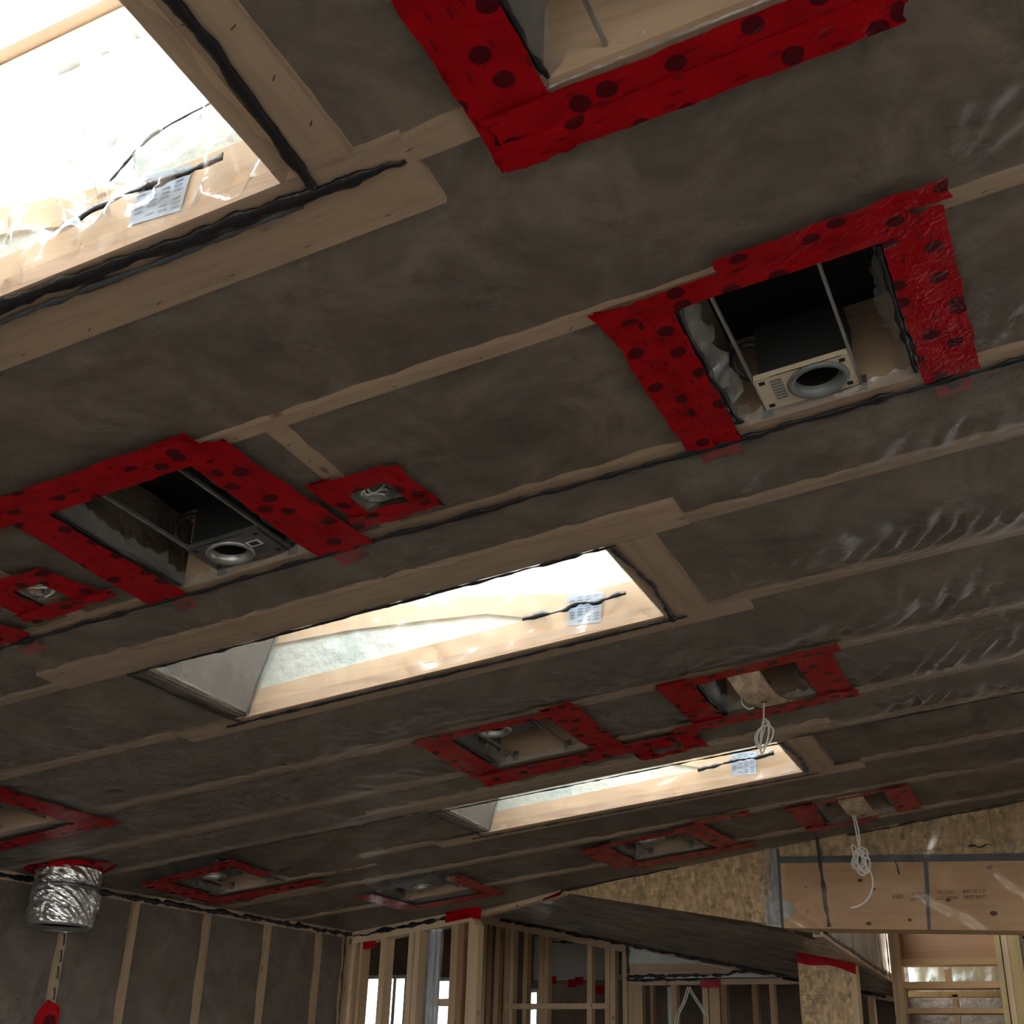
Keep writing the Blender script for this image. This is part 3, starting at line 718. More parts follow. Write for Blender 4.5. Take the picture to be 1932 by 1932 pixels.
    bead('sealant_smear', [(-1.60, y1 - .02, zc(-1.60, .10)), (-1.45, y1 - .02, zc(-1.45, .105)), (-1.23, y1 - .02, zc(-1.23, .10))], 0.016, seed=seed + 2, on_sheet=False, nrm=(0, -1, 0), parent=t, rag=1.5)
    if y1 < 2: bead('sealant_smear', [(-1.50, y1 - .02, zc(-1.50, .16)), (-1.42, y1 - .02, zc(-1.42, .235)), (-1.25, y1 - .02, zc(-1.25, .26))], 0.007, seed=seed + 3, on_sheet=False, nrm=(0, -1, 0), parent=t, rag=1.6)
    bead('sealant_smear', [(x0 + .004, y1 - .012, zc(x0, 0)), (x0 + .035, y1 - .012, zc(x0, .12)), (x0 + .10, y1 - .012, zc(x0, .33))], 0.012, seed=seed + 4, on_sheet=False, nrm=(0, -1, 0), parent=t, rag=0.8)
    return t
skylight(*SKY[0], 'large bright skylight well in the top left corner, lined with creased plastic', 11, 0.030, 0.185)
skylight(*SKY[1], 'long middle skylight well below the near left recessed light', 31, 0.010, 0.115)
skylight(*SKY[2], 'farthest narrow skylight well, nearest the gable wall', 51, 0.008, 0.125)
for (y0, y1), nm, i in zip(SKY, ('large corner skylight', 'long middle skylight', 'farthest skylight'), range(3)):
    x0, x1 = SKX0, SKX1
    wdt = (0.034, 0.017, 0.014)[i]
    o = bead('sealant_bead', [(x0 - .1, y1 + .02), (-1.9, y1 + .022), (x1 + .07, y1 + .025)] if i else [(x0, y1 + .012), (-1.8, y1 + .02), (-1.3, y1 + .035), (x1 + .1, y1 + .045), (x1 + .22, y1 + .056)], wdt, 'black sealant bead along the far edge of the ' + nm, seed=20 + i, taper=.16 if i == 0 else 0, rag=.7 if i == 0 else 1)
    if i == 0: bead('sealant_bead', [(x0, y1 + .05), (-1.8, y1 + .057), (-1.35, y1 + .062), (-1.1, y1 + .058)], 0.014, 'thin second black sealant bead below the large corner skylight', seed=24, mat='seal_tape')
    bead('sealant_bead', [(x0 - .06, y0 - .012), (-1.9, y0 - .01), (x1 + .04, y0 - .012)], (0.02, 0.015, 0.013)[i], 'black sealant bead along the near edge of the ' + nm, seed=30 + i)
    bead('sealant_bead', [(x1 + (.075 if i == 0 else .02), y0 - .01), (x1 + (.07 if i == 0 else .045), (y0 + y1) / 2), (x1 + (.045 if i == 0 else .02), y1 + .03)], (0.027, 0.017, 0.017)[i], 'black sealant bead across the right end of the ' + nm, seed=40 + i, rag=.4 if i == 0 else 1)
    bead('sealant_bead', [(x0 - .055, y0 - .0), (x0 - .05, (y0 + y1) / 2), (x0 - .035, y1 + .03)], (0.02, 0.017, 0.017)[i], 'black sealant bead across the left end of the ' + nm, seed=50 + i)
# staples through the plastic around the big skylight
g = Geo(); r = np.random.default_rng(5)
st = [(-1.045 + .0, y) for y in np.arange(.92, 1.36, .1)] + [(-.985, y) for y in np.arange(.95, 1.36, .11)] + [(x, 1.535) for x in np.arange(-2.0, -.9, .17)] + [(x, 1.41) for x in np.arange(-1.0, .1, .13)] + [(x, 2.02) for x in np.arange(-1.65, .1, .21)] + [(-1.556, 2.1), (-1.556, 2.19)]
for x, y in st:
    a = r.uniform(-.5, .5) - .3; c, s_ = math.cos(a) * .006, math.sin(a) * .006
    p = S(np.array([x - c, x + c]), np.array([y - s_, y + s_]), 0.0025)
    g.tube([p[0], p[1]], 0.0011, 4, 1)
o = g.build('staples', 'staple', sheet_a); o['kind'] = 'stuff'

# ------------------------------------------------------------------ recessed light housings
def holed_plate(x0, x1, y0, y1, cx, cy, r, d, th=0.002, n=32):
    """thin plate with a round hole, following the roof slope"""
    v = []; f = []
    ang = [2 * math.pi * i / n for i in range(n)]
    for dd in (d, d - th):
        for a in ang: v.append((cx + r * math.cos(a), cy + r * math.sin(a), float(ZR(cx + r * math.cos(a))) - dd))
        for a in ang:
            c, s_ = math.cos(a), math.sin(a)
            k = min(((x1 - cx) / c if c > 0 else (x0 - cx) / c) if abs(c) > 1e-6 else 9, ((y1 - cy) / s_ if s_ > 0 else (y0 - cy) / s_) if abs(s_) > 1e-6 else 9)
            X, Y = cx + c * k, cy + s_ * k
            v.append((X, Y, float(ZR(X)) - dd))
        for X, Y in ((x0, y0), (x1, y0), (x1, y1), (x0, y1)): v.append((X, Y, float(ZR(X)) - dd))
    m = 2 * n + 4
    for q in (0, m):
        for i in range(n):
            j = (i + 1) % n
            f.append((q + i, q + j, q + n + j, q + n + i))
            p, w_ = np.array(v[q + n + i][:2]), np.array(v[q + n + j][:2])
            if abs(p[0] - w_[0]) > 1e-6 and abs(p[1] - w_[1]) > 1e-6:      # corner triangle
                for k, (X, Y) in enumerate(((x0, y0), (x1, y0), (x1, y1), (x0, y1))):
                    if (abs(p[0] - X) < 1e-6 or abs(p[1] - Y) < 1e-6) and (abs(w_[0] - X) < 1e-6 or abs(w_[1] - Y) < 1e-6):
                        f.append((q + n + i, q + n + j, q + 2 * n + k)); break
    for i in range(n):
        j = (i + 1) % n
        f.append((i, j, m + j, m + i)); f.append((n + i, n + j, m + n + j, m + n + i))
    return v, f
def slot_marks(parent, pts, d, s):
    g = Geo()
    for x, y in pts: g.rbox(x - s, x + s, y - s, y + s, d - .0005, d + .0006)
    return g.build('punched_slot', 'blackboard', parent)
def housing(key, label, px0, px1, py0, py1, cx, cy, r, mat='galv_dark', collar='galv', bar=True, box_far=True):
    x0, x1, y0, y1 = LIGHTS[key]
    z = float(ZR((x0 + x1) / 2))
    t = thing('recessed_light_housing', label, 'light housing', ((px0 + px1) / 2, (py0 + py1) / 2, z + .01), 'recessed light housings in the ceiling')
    dpl = -0.010
    v, f = holed_plate(px0, px1, py0, py1, cx, cy, r * .93, dpl)
    pl = mesh('mounting_plate', v, f, mat, t)
    g = Geo()
    for a0, a1, b0, b1 in ((px0, px1, py0, py0 + .002), (px0, px1, py1 - .002, py1), (px0, px0 + .002, py0, py1), (px1 - .002, px1, py0, py1)): g.rbox(a0, a1, b0, b1, dpl - .016, dpl)
    g.build('folded_lip', mat, pl)
    slot_marks(pl, [(px0 + .018, py0 + .018), (px0 + .018, py1 - .018), (px1 - .018, py1 - .018), (px1 - .018, py0 + .018)], dpl, .007)
    c = (cx, cy, float(ZR(cx)) - dpl)
    ax = np.array([-TS, 0, 1.0])
    Geo().lathe(c, [(r * 1.06, .0005), (r * 1.10, -.004), (r * 1.04, -.009), (r * .90, -.009), (r * .80, .006), (r * .76, .02)], 36, ax).build('collar', collar, t, smooth=True)
    Geo().lathe(c, [(r * .76, .015), (r * .76, .085), (r * .5, .115), (0.001, .118)], 36, ax).build('can', 'can_inside', t, smooth=True)
    Geo().lathe(c, [(r * .45, .108), (r * .32, .095), (0.001, .092)], 20, ax).build('lamp_socket', 'red_reflection' if key == 'L2' else 'can_inside', t, smooth=True)
    bx0, bx1 = px0 + .012, px1 - .006
    g = Geo()
    if box_far: g.rbox(bx0, bx1, py0 + .004, py1 - .01, dpl - .15, dpl - .0025)
    else: g.rbox(bx0, bx1, py0 + .01, py1 - .004, dpl - .14, dpl - .0025)
    # leave the can's bore free: the box is a shell of five sides
    v, f = g.v[0], [q for q in BF if True]
    bo = mesh('junction_box', v, [q for i, q in enumerate(BF) if i != 4], 'black_metal', t)
    if key in ('L1', 'L2'):
        q = (bx0 - .012, py0 + .03)
        Geo().tube([(bx0 + .01, py0 + .02, zc(bx0, .12)), (bx0 - .03, py0 + .01, zc(bx0, .12)), (bx0 - .05, py0 - .01, zc(bx0, .085)), (bx0 - .045, py0 + .0, zc(bx0, .045)), (bx0 - .01, py0 + .03, zc(bx0, .03))], .009, 8, 5).build('flex_conduit', 'black_metal', t, smooth=True)
    if bar:
        ya, yb = (y0 - .012, y1 + .008)
        for X in (px0 - .002, px1 + .002):
            Geo().rbox(X - .0035, X + .0035, ya, yb, dpl - .018, dpl - .009).build('hanger_bar', 'galv', t)
            Geo().rbox(X - .014, X + .014, yb - .004, yb + .0, dpl - .034, dpl + .004).build('bar_bracket', 'galv_dark', t)
            Geo().rbox(X - .014, X + .014, ya, ya + .004, dpl - .034, dpl + .004).build('bar_bracket', 'galv_dark', t)
    return t
h2 = housing('L2', 'recessed light housing with a cream plate and grey collar, nearest right', -0.525, -0.303, 2.445, 2.585, -0.385, 2.512, 0.066, 'cream_metal', 'grey_collar')
h1 = housing('L1', 'recessed light housing with a dull grey plate and square label, near left', -2.105, -1.875, 2.44, 2.585, -2.01, 2.51, 0.062, 'galv_dark', 'galv')
g = Geo(); g.rbox(-1.945, -1.905, 2.485, 2.515, -0.0095, -0.0085); lb = g.build('square_label', 'white_trim', h1)
g = Geo(); g.rbox(-1.938, -1.912, 2.49, 2.51, -0.0086, -0.0080); g.build('printed_block', 'ink', lb)
g = Geo()
for i in range(7): g.rbox(-.490 + .0 * i, -.462, 2.462 + i * .013, 2.470 + i * .013, -0.0102, -0.0092)
g.build('printed_lines', 'grey_collar', h2)
t = thing('bar_hanger', 'thin steel hanger bar with a bracket in the opening at the top edge', 'hanger bar', (-.50, 1.37, zc(-.5, .02)))
Geo().rbox(-.503, -.497, .86, 1.395, -0.03, -0.02).build('bar', 'galv', t); Geo().rbox(-.525, -.485, 1.388, 1.398, -.045, -.002).build('bracket', 'galv_dark', t)
housing('F1', 'recessed light housing seen edge-on in the middle opening with pale wood behind', -2.12, -1.885, 4.25, 4.40, -2.04, 4.325, 0.062, 'galv_dark', 'galv', True, False)
housing('F2', 'recessed light housing at the left edge above the foil duct', -4.42, -4.18, 3.80, 3.95, -4.34, 3.88, 0.062, 'galv_dark', 'galv', True, False)
housing('F3', 'recessed light housing in shade beside the left wall', -4.36, -4.12, 5.47, 5.63, -4.25, 5.56, 0.064, 'galv_dark', 'galv', True, False)
housing('F4', 'recessed light housing above the far stud wall', -3.66, -3.42, 6.50, 6.66, -3.55, 6.60, 0.066, 'galv_dark', 'galv', True, False)
housing('F5', 'recessed light housing with a shiny collar beside the chipboard gable', -2.20, -1.97, 6.37, 6.53, -2.09, 6.46, 0.068, 'galv_dark', 'galv', True, False)
# black sealant rings inside the openings
for i, (k, nm) in enumerate((('L1', 'near left light'), ('L2', 'cream plate light'), ('F1', 'middle light'), ('F5', 'gable light'), ('K1', 'strapped opening'), ('K2', 'far strapped opening'), ('L0', 'opening at the top edge'), ('F4', 'light above the stud wall'), ('F2', 'light above the duct'), ('F3', 'light by the left wall'))):
    x0, x1, y0, y1 = LIGHTS[k]
    a = -0.006
    bead('sealant_bead', [(x0 - a, y0 + .02), (x0 - a - .002, (y0 + y1) / 2), (x0 - a + .004, y1 - .02)], 0.014, 'short black sealant bead at the left side of the ' + nm, seed=60 + i, lift=0.0)
    bead('sealant_bead', [(x1 + a, y0 + .02), (x1 + a - .002, (y0 + y1) / 2), (x1 + a + .004, y1 - .02)], 0.014, 'short black sealant bead at the right side of the ' + nm, seed=80 + i, lift=0.0)

# ------------------------------------------------------------------ round wiring boxes with curled white wires
for i, (k, lbl) in enumerate((('J1', 'round wiring box with curled white wire right of the near left light'), ('J2', 'round wiring box with a loop of white wire at the left edge'), ('J3', 'small dark wiring box between the two middle openings'))):
    x, y = JBOX[k]; z = float(ZR(x))
    t = thing('wiring_box', lbl, 'wiring box', (x, y, z), 'wiring boxes in the ceiling')
    ax = (-TS, 0, 1)
    Geo().lathe((x, y, z - .004), [(.052, .0), (.048, -.003), (.044, 0), (.044, .05), (.001, .052)], 28, ax).build('box_shell', 'galv_dark' if i < 2 else 'black_metal', t, smooth=True)
    if i < 2:
        for w_ in range(3 if i == 0 else 4):
            a0 = 0.6 * w_ + i; pts = []
            for s_ in np.linspace(0, 1.25 * math.pi if i == 0 else 1.7 * math.pi, 8):
                pts.append((x + (.022 + .006 * w_) * math.cos(s_ + a0) * 1.1, y + (.018 + .005 * w_) * math.sin(s_ + a0), z + .012 - .006 * w_ + .008 * math.sin(2 * s_)))
            Geo().tube(pts, .0028, 6, 5).build('white_wire', 'white_cable', t, smooth=True)
    # torn clear plastic collar
    flap(x - .05, y - .05, x + .05, y - .05, 0, 1, .012, .022, 300 + i, y); flap(x - .055, y - .05, x - .055, y + .05, 1, 0, .012, .02, 310 + i, y)
    flap(x + .055, y - .05, x + .055, y + .05, -1, 0, .012, .02, 320 + i, y); flap(x - .05, y + .05, x + .05, y + .05, 0, -1, .012, .02, 330 + i, y)

# ------------------------------------------------------------------ board straps across the two empty openings, with their cables
def strap(key, label, xa, xb, shift, sag):
    x0, x1, y0, y1 = LIGHTS[key]
    t = thing('board_strap', label, 'strap', ((xa + xb) / 2, (y0 + y1) / 2, zc(xa, -.02)), 'bent board straps across openings')
    n = 14; v = []; 
    for th_ in (0, -.004):
        for i in range(n + 1):
            q = i / n; y = y0 - .015 + (y1 - y0 + .05) * q
            d = .012 + sag * math.sin(math.pi * q) ** 1.1
            for X in (xa + shift * q, xb + shift * q): v.append((X, y, zc(X, -d) - th_ * 1))
    f = []; m = 2 * (n + 1)
    for i in range(n):
        f.append((2 * i, 2 * i + 2, 2 * i + 3, 2 * i + 1)); f.append((m + 2 * i, m + 2 * i + 1, m + 2 * i + 3, m + 2 * i + 2))
        f.append((2 * i, m + 2 * i, m + 2 * i + 2, 2 * i + 2)); f.append((2 * i + 1, 2 * i + 3, m + 2 * i + 3, m + 2 * i + 1))
    f += [(0, 1, m + 1, m), (2 * n, m + 2 * n, m + 2 * n + 1, 2 * n + 1)]
    mesh('strap_board', v, f, 'strap_board', t, smooth=False)
    Geo().lathe(((xa + xb) / 2 + shift * .62, y0 + (y1 - y0) * .62, zc(xa + shift * .62, -.012 - sag * .93)), [(.010, 0.0), (.010, -.0012), (.004, -.0012)], 12).build('cable_hole', 'blackboard', t)
    return t
strap('K1', 'wide board strap across the opening beside the coiled cable', -1.075, -.955, .03, .035)
strap('K2', 'smaller board strap across the opening by the gable', -1.06, -.935, .03, .03)
# coiled cable at the first strap
t = thing('coiled_cable', 'white cable coil dangling from the strap above the farthest skylight', 'cable', (-1.0, 4.5, 2.93), 'white cables hanging from the ceiling')
p = [(-1.005, 4.50, 2.945), (-.999, 4.49, 2.925), (-.996, 4.47, 2.90), (-.996, 4.46, 2.865), (-1.003, 4.455, 2.835)]
Geo().tube(p, .0032, 6, 5).build('cable_drop', 'white_cable', t, smooth=True)
p = []
for s_ in np.linspace(0, 4.6 * 2 * math.pi, 70):
    q = s_ / (4.6 * 2 * math.pi); rx = .022 + .013 * math.sin(s_ * .37 + 1); rz = .050 - .014 * math.cos(s_ * .29)
    p.append((-1.0 + rx * math.cos(s_) + .012 * math.sin(s_) + .004 * q, 4.455 + .010 * math.sin(s_ * .5 + 1), 2.795 + rz * math.sin(s_) - .006 * q))
Geo().tube(p, .0032, 6, 3).build('cable_coil', 'white_cable', t, smooth=True)
Geo().tube([(-1.045, 4.46, 2.975), (-1.07, 4.45, 2.955), (-1.075, 4.46, 2.925), (-1.055, 4.47, 2.905), (-1.035, 4.48, 2.91)], .0034, 6, 5).build('cable_end', 'white_cable', t, smooth=True)
# knotted cable at the second strap
t = thing('knotted_cable', 'knotted bundle of white cable hanging in front of the plywood beam', 'cable', (-1.02, 6.5, 2.94), 'white cables hanging from the ceiling')
for dx in (-.004, .006):
    Geo().tube([(-1.03 + dx, 6.54, 2.955), (-1.022 + dx, 6.52, 2.92), (-1.012 + dx * 1.3, 6.5, 2.86), (-1.008 + dx, 6.5, 2.80), (-1.008, 6.5, 2.765)], .0042, 6, 5).build('cable_drop', 'white_cable', t, smooth=True)
p = []
for s_ in np.linspace(0, 5.6 * 2 * math.pi, 84):
    q = s_ / (5.6 * 2 * math.pi)
    p.append((-1.008 + (.036 + .012 * math.sin(s_ * .43)) * math.cos(s_ + .5 * math.sin(s_ * .31)) + .018 * math.sin(s_ * .9), 6.5 + .022 * math.sin(s_ * .61), 2.705 + (.052 + .014 * math.sin(s_ * .27)) * math.sin(s_) + .012 * math.cos(s_ * .47)))
Geo().tube(p, .0042, 6, 3).build('cable_knot', 'white_cable', t, smooth=True)
Geo().tube([(-1.0, 6.485, 2.70), (-.975, 6.48, 2.672), (-.955, 6.48, 2.625), (-.957, 6.48, 2.57), (-.985, 6.48, 2.515), (-1.03, 6.485, 2.485), (-1.075, 6.49, 2.475)], .0045, 6, 5).build('cable_tail', 'white_cable', t, smooth=True)
Geo().tube([(-1.03, 6.48, 2.75), (-.995, 6.475, 2.725), (-.955, 6.475, 2.70)], .0042, 6, 4).build('cable_tail', 'white_cable', t, smooth=True)

# ------------------------------------------------------------------ left wall: studs, wool, plastic
zr_ = lambda x: float(ZR(x)) - 0.006
g = Geo().fbox(WF, -0.1, 13.0, -.16, -.14, 0, lambda x: float(ZR(x)) + .2)
wall_left = g.build('wall_left', 'wall_dark', kind='structure')
Geo().fbox(WF, -0.02, 12.9, -.13, 0, lambda x: float(ZR(x)) - .052, zr_).build('top_plate', 'pine_y', wall_left)
astud = [0.045, .31, .79, 1.30, 1.845, 2.29, 2.86, 3.4, 3.95, 4.5, 5.1, 5.7, 6.3]
for i, a in enumerate(astud):
    Geo().fbox(WF, a - .021, a + .021, -.13, 0, 0.0, lambda x: float(ZR(x)) - .052).build('stud', 'pine_z', wall_left)
for a, b in zip(astud[:-1], astud[1:]):
    nu, nv = 8, 30
    vv = []
    for u in np.linspace(a + .021, b - .021, nu):
        for q in np.linspace(0, 1, nv):
            pt = WF.p(u, 0, 0); zz = q * (float(ZR(pt[0])) - .052)
            n_ = -.018 - .012 * abs(math.sin(u * 13 + zz * 9)) + .014 * math.sin(math.pi * (u - a) / (b - a))
            p_ = WF.p(u, n_, zz); vv.append(p_)
    f = [(i * nv + j, (i + 1) * nv + j, (i + 1) * nv + j + 1, i * nv + j + 1) for i in range(nu - 1) for j in range(nv - 1)]
    mesh('insulation_batt', vv, f, 'batt_wall', wall_left, smooth=True)
A, Zz = np.meshgrid(np.linspace(0.0, 7.0, 280), np.linspace(0, 1, 80), indexing='ij')
base = W0[None, None, :] + A[..., None] * wd
ztop = ZR(base[..., 0]) - 0.008
P = base + np.array(WF.n) * (0.006 + 0.004 * np.abs(F30(A, Zz * 2.5)) + .002 * np.abs(F10(A, Zz * 2.5 * .4)))[..., None]
P[..., 2] = Zz * ztop
idx = np.arange(A.size).reshape(A.shape)
f = np.stack([idx[:-1, :-1], idx[1:, :-1], idx[1:, 1:], idx[:-1, 1:]], -1).reshape(-1, 4)
wsheet = mesh('wall_plastic_sheet', P.reshape(-1, 3), f, 'film_wall', smooth=True, origin=(-4.7, 6.0, 0))
tag(wsheet, 'clear plastic sheet over the insulated left wall studs', 'plastic sheet')
def wpt(a, z, n=.012): p_ = WF.p(a, n, 0); return (p_[0], p_[1], z(p_[0]) if callable(z) else z)
bead('sealant_bead', [wpt(a, lambda x: float(ZR(x)) - .035) for a in np.linspace(0.02, 3.2, 30)], 0.024, 'thick black sealant bead along the top of the left wall', seed=120, on_sheet=False, nrm=WF.n)
bead('sealant_bead', [wpt(.075, z) for z in np.linspace(2.52, 0.3, 20)], 0.014, 'vertical black sealant bead in the far corner of the left wall', seed=121, on_sheet=False, nrm=WF.n)
g = Geo(); r = np.random.default_rng(9)
for zc_ in (2.16, 2.08, 1.98, 2.24):
    p0 = wpt(2.285, zc_ - .03, .002); p1 = wpt(2.292, zc_ + .03, .002)
    g.tube([p0, ((p0[0] + p1[0]) / 2, (p0[1] + p1[1]) / 2 + .004, zc_), p1], .005, 5, 3)
o = g.build('black_smears', 'sealant', wsheet); o['kind'] = 'stuff'
t = thing('tape_patch', 'bright red tape patch on the left wall stud below the duct', 'red tape', wpt(2.33, 1.8))
v = [wpt(a, z, .016) for a, z in ((2.25, 1.925), (2.33, 1.95), (2.37, 1.90), (2.47, 1.60), (2.22, 1.60))]
mesh('tape_strip', v, [(0, 1, 2, 3, 4)], 'red_tape', t, uv=[(q[1] * .5, q[2] * .5 + .6) for q in v])

# ------------------------------------------------------------------ foil duct stub
dc = np.array([-4.60, 4.86, 0]); ztop_ = float(ZR(-4.6)) - .01
t = thing('foil_duct', 'crumpled silver foil duct stub hanging from the ceiling by the left wall', 'duct', (dc[0], dc[1], ztop_))
n, k = 72, 40; v = []; Fd = Field(.07, 14, 77); Fe = Field(.035, 14, 78)
for i in range(n):
    a = 2 * math.pi * i / n
    for j in range(k):
        h = -.02 - .265 * j / (k - 1)
        s_ = a * .15
        per = lambda F_: float(F_(math.cos(a) * .15 + h * .3, math.sin(a) * .15 + h))
        rr = .150 + .0075 * abs(per(Fd)) + .0022 * abs(per(Fe)) - .010 * math.exp(-((h + .105) / .014) ** 2) + .006 * math.sin(math.pi * j / (k - 1))
        v.append((dc[0] + rr * math.cos(a), dc[1] + rr * math.sin(a), ztop_ + h + .006 * math.cos(a + 1)))
f = [(i * k + j, ((i + 1) % n) * k + j, ((i + 1) % n) * k + j + 1, i * k + j + 1) for i in range(n) for j in range(k - 1)]
mesh('foil_sleeve', v, f, 'foil', t, smooth=False)
Geo().lathe((dc[0], dc[1], ztop_ - .105), [(.150, .010), (.160, .009), (.160, -.009), (.150, -.010)], 48).build('strap_band', 'galv_dark', t, smooth=True)
Geo().lathe((dc[0], dc[1], ztop_ - .29), [(.146, .03), (.149, .0), (.143, 0), (.140, .25)], 48).build('metal_rim', 'galv', t, smooth=True)
Geo().lathe((dc[0], dc[1], ztop_ - .02), [(.139, -.25), (.139, 0), (.001, .0)], 40).build('duct_inside', 'blackboard', t, smooth=True)
v = []; f = []; uv = []; n = 60
for i in range(n + 1):
    a = 2 * math.pi * i / n
    for j, (rr, h) in enumerate(((.20 + .012 * math.sin(5 * a) + .02 * math.sin(2 * a + 1), .004), (.158, -.004), (.155, -.028 - .006 * math.sin(4 * a)))):
        x_ = dc[0] + rr * math.cos(a); v.append((x_, dc[1] + rr * math.sin(a), ztop_ + h + TS * rr * math.cos(a) * .9 - (.012 if j == 0 else 0))); uv.append((i / n * .95, j * .03))
f = [(i * 3 + j, (i + 1) * 3 + j, (i + 1) * 3 + j + 1, i * 3 + j + 1) for i in range(n) for j in range(2)]
mesh('tape_collar', v, f, 'red_tape', t, smooth=True, uv=uv)

# ------------------------------------------------------------------ far framed wall (stud wall, chipboard gable, beam)
zplate = lambda x: float(ZR(x)) - .012
g = Geo(); g.fbox(GF, -0.02, .93, -.10, 0, lambda x: float(ZR(x)) - .05, zplate)
wall_back = g.build('wall_back', 'pine_x', kind='structure')
def g_a(x): return (x - G0[0]) / gd[0]
Geo().fbox(GF, 0.0, .93, -.095, -.003, lambda x: float(ZR(x)) - .088, lambda x: float(ZR(x)) - .05).build('top_plate', 'pale_pine_x', wall_back)
zst = lambda x: float(ZR(x)) - .088
for x, w_, mt in ((-4.495, .055, 'stud_light'), (-4.40, .02, 'pine_z'), (-4.237, .045, 'stud_light'), (-4.02, .04, 'stud_light'), (-3.975, .04, 'stud_light'), (-3.70, .05, 'pine_z'), (-3.65, .045, 'ply_brown'), (-3.575, .045, 'stud_light')):
    a = g_a(x); Geo().fbox(GF, a, a + w_, -.092, 0, 0, zst).build('stud', mt, wall_back)
a = g_a(-3.535); Geo().fbox(GF, a, a + .042, -.05, .012, 0, lambda x: float(ZR(x)) - .12).build('stud', 'stud_light', wall_back)
Geo().fbox(GF, g_a(-3.80), g_a(-3.70), -.09, -.01, 2.10, 2.14).build('blocking', 'pine_x', wall_back)
# pipe chase wrapped in clear plastic between the studs
t = thing('wrapped_pipe', 'grey vertical pipe wrapped in clear plastic between the far studs', 'pipe', GF.p(g_a(-3.83), -.05, 0))
for q in (-3.865, -3.825):
    b0 = GF.p(g_a(q), -.05, 0); Geo().lathe((b0[0], b0[1], 0), [(.022, 0), (.022, 2.56)], 14).build('pipe', 'grey_pipe', t, smooth=True)
v = []
for i in range(13):
    a_ = g_a(-3.89) + .125 * i / 12
    for j in range(20):
        p_ = GF.p(a_, -.012 + .006 * math.sin(i * 1.9 + j * .3), 0); v.append((p_[0], p_[1], .2 + 2.34 * j / 19))
f = [(i * 20 + j, (i + 1) * 20 + j, (i + 1) * 20 + j + 1, i * 20 + j + 1) for i in range(12) for j in range(19)]
mesh('plastic_wrap', v, f, 'film_cut', t, smooth=True)
def gpt(x, z, n=.008): p_ = GF.p(g_a(x), n, 0); return (p_[0], p_[1], z(p_[0]) if callable(z) else z)
bead('sealant_bead', [gpt(x, lambda x: float(ZR(x)) - .045, .014) for x in np.linspace(-4.45, -3.72, 14)], 0.016, 'black sealant bead along the top plate of the far stud wall', seed=130, on_sheet=False, nrm=GF.n, rag=1.5)
def gtape(label, pts, n, name='tape_patch'):
    t = thing(name, label, 'red tape', gpt(pts[0][0], pts[0][1], n))
    v = [gpt(x, z, n) for x, z in pts]
    vv = v + [tuple(np.array(p_) - np.array(GF.n) * .0015) for p_ in v]; m = len(v)
    mesh('tape_strip', vv, [tuple(range(m)), tuple(range(2 * m - 1, m - 1, -1))] + [(i, i + m, (i + 1) % m + m, (i + 1) % m) for i in range(m)], 'red_tape', t, uv=[(q[0] * .4 + .13, q[2] * .3) for q in vv])
gtape('folded red tape over the plate end at the far corner post', [(-3.74, 2.585), (-3.55, 2.61), (-3.48, 2.595), (-3.475, 2.672), (-3.55, 2.672), (-3.735, 2.65)], .02)
gtape('small red tape square on the stud beside the far left corner', [(-4.37, 2.445), (-4.275, 2.455), (-4.275, 2.498), (-4.375, 2.492)], .006)
# edge board of the sloped ceiling between the corner post and the gable point
t = thing('edge_board', 'pale narrow board on the ceiling edge between corner post and gable', 'board', (-3.2, 7.35, zc(-3.2, 0)))
v = []
for x, y in ((-3.56, 7.48), (-2.90, 7.262)):
    for dy in (-.03, .03):
        for d in (.004, .034): v.append((x, y + dy, zc(x, -d)))
mesh('board', v, [(0, 1, 3, 2), (4, 6, 7, 5), (0, 4, 5, 1), (2, 3, 7, 6), (0, 2, 6, 4), (1, 5, 7, 3)], 'pale_pine_x', t)
t = thing('tape_patch', 'tiny red tape scrap at the point of the chipboard gable', 'red tape', (-3.0, 7.26, zc(-3, -.01)))
v = [(-3.07, 7.28, zc(-3.07, -.04)), (-2.93, 7.22, zc(-2.93, -.04)), (-2.90, 7.23, zc(-2.9, -.012)), (-3.04, 7.29, zc(-3.04, -.012))]
mesh('tape_strip', v + [(a, b + .004, c) for a, b, c in v], [(0, 1, 2, 3), (7, 6, 5, 4), (0, 4, 5, 1), (1, 5, 6, 2), (2, 6, 7, 3), (3, 7, 4, 0)], 'red_tape', t, uv=[(i * .03, .02) for i in range(8)])

# gable of chipboard sheets: between the sloped ceiling and the lower ceiling / beam
def gpoly(pts, n0, n1):
    v = []
    for n_ in (n0, n1):
        for x, z in pts: p_ = GF.p(g_a(x), n_, 0); v.append((p_[0], p_[1], z))
    m = len(pts)
    return v, [tuple(range(m)), tuple(range(2 * m - 1, m - 1, -1))] + [(i, i + m, (i + 1) % m + m, (i + 1) % m) for i in range(m)]
top = lambda x: float(ZR(x)) - .004
bt = lambda x: float(ZR2(x)) + .004                  # lower ceiling
btop = lambda x: 2.832 - (x + 1.533) * .0526         # top of the beam
bbot = lambda x: 2.47 - (x + 1.543) * .0479
v, f = gpoly([(-2.91, top(-2.91) - .02), (-1.605, bt(-1.605)), (-1.575, top(-1.575))], -.03, 0)
wall_gable = mesh('wall_gable', v, f, 'osb', kind='structure')
wall_gable['label'] = 'chipboard gable sheets under the sloped ceiling'
v, f = gpoly([(-1.575, bt(-1.605)), (-1.50, bt(-1.605)), (-1.50, top(-1.5)), (-1.575, top(-1.575))], -.03, -.004); mesh('panel', v, f, 'osb', wall_gable)
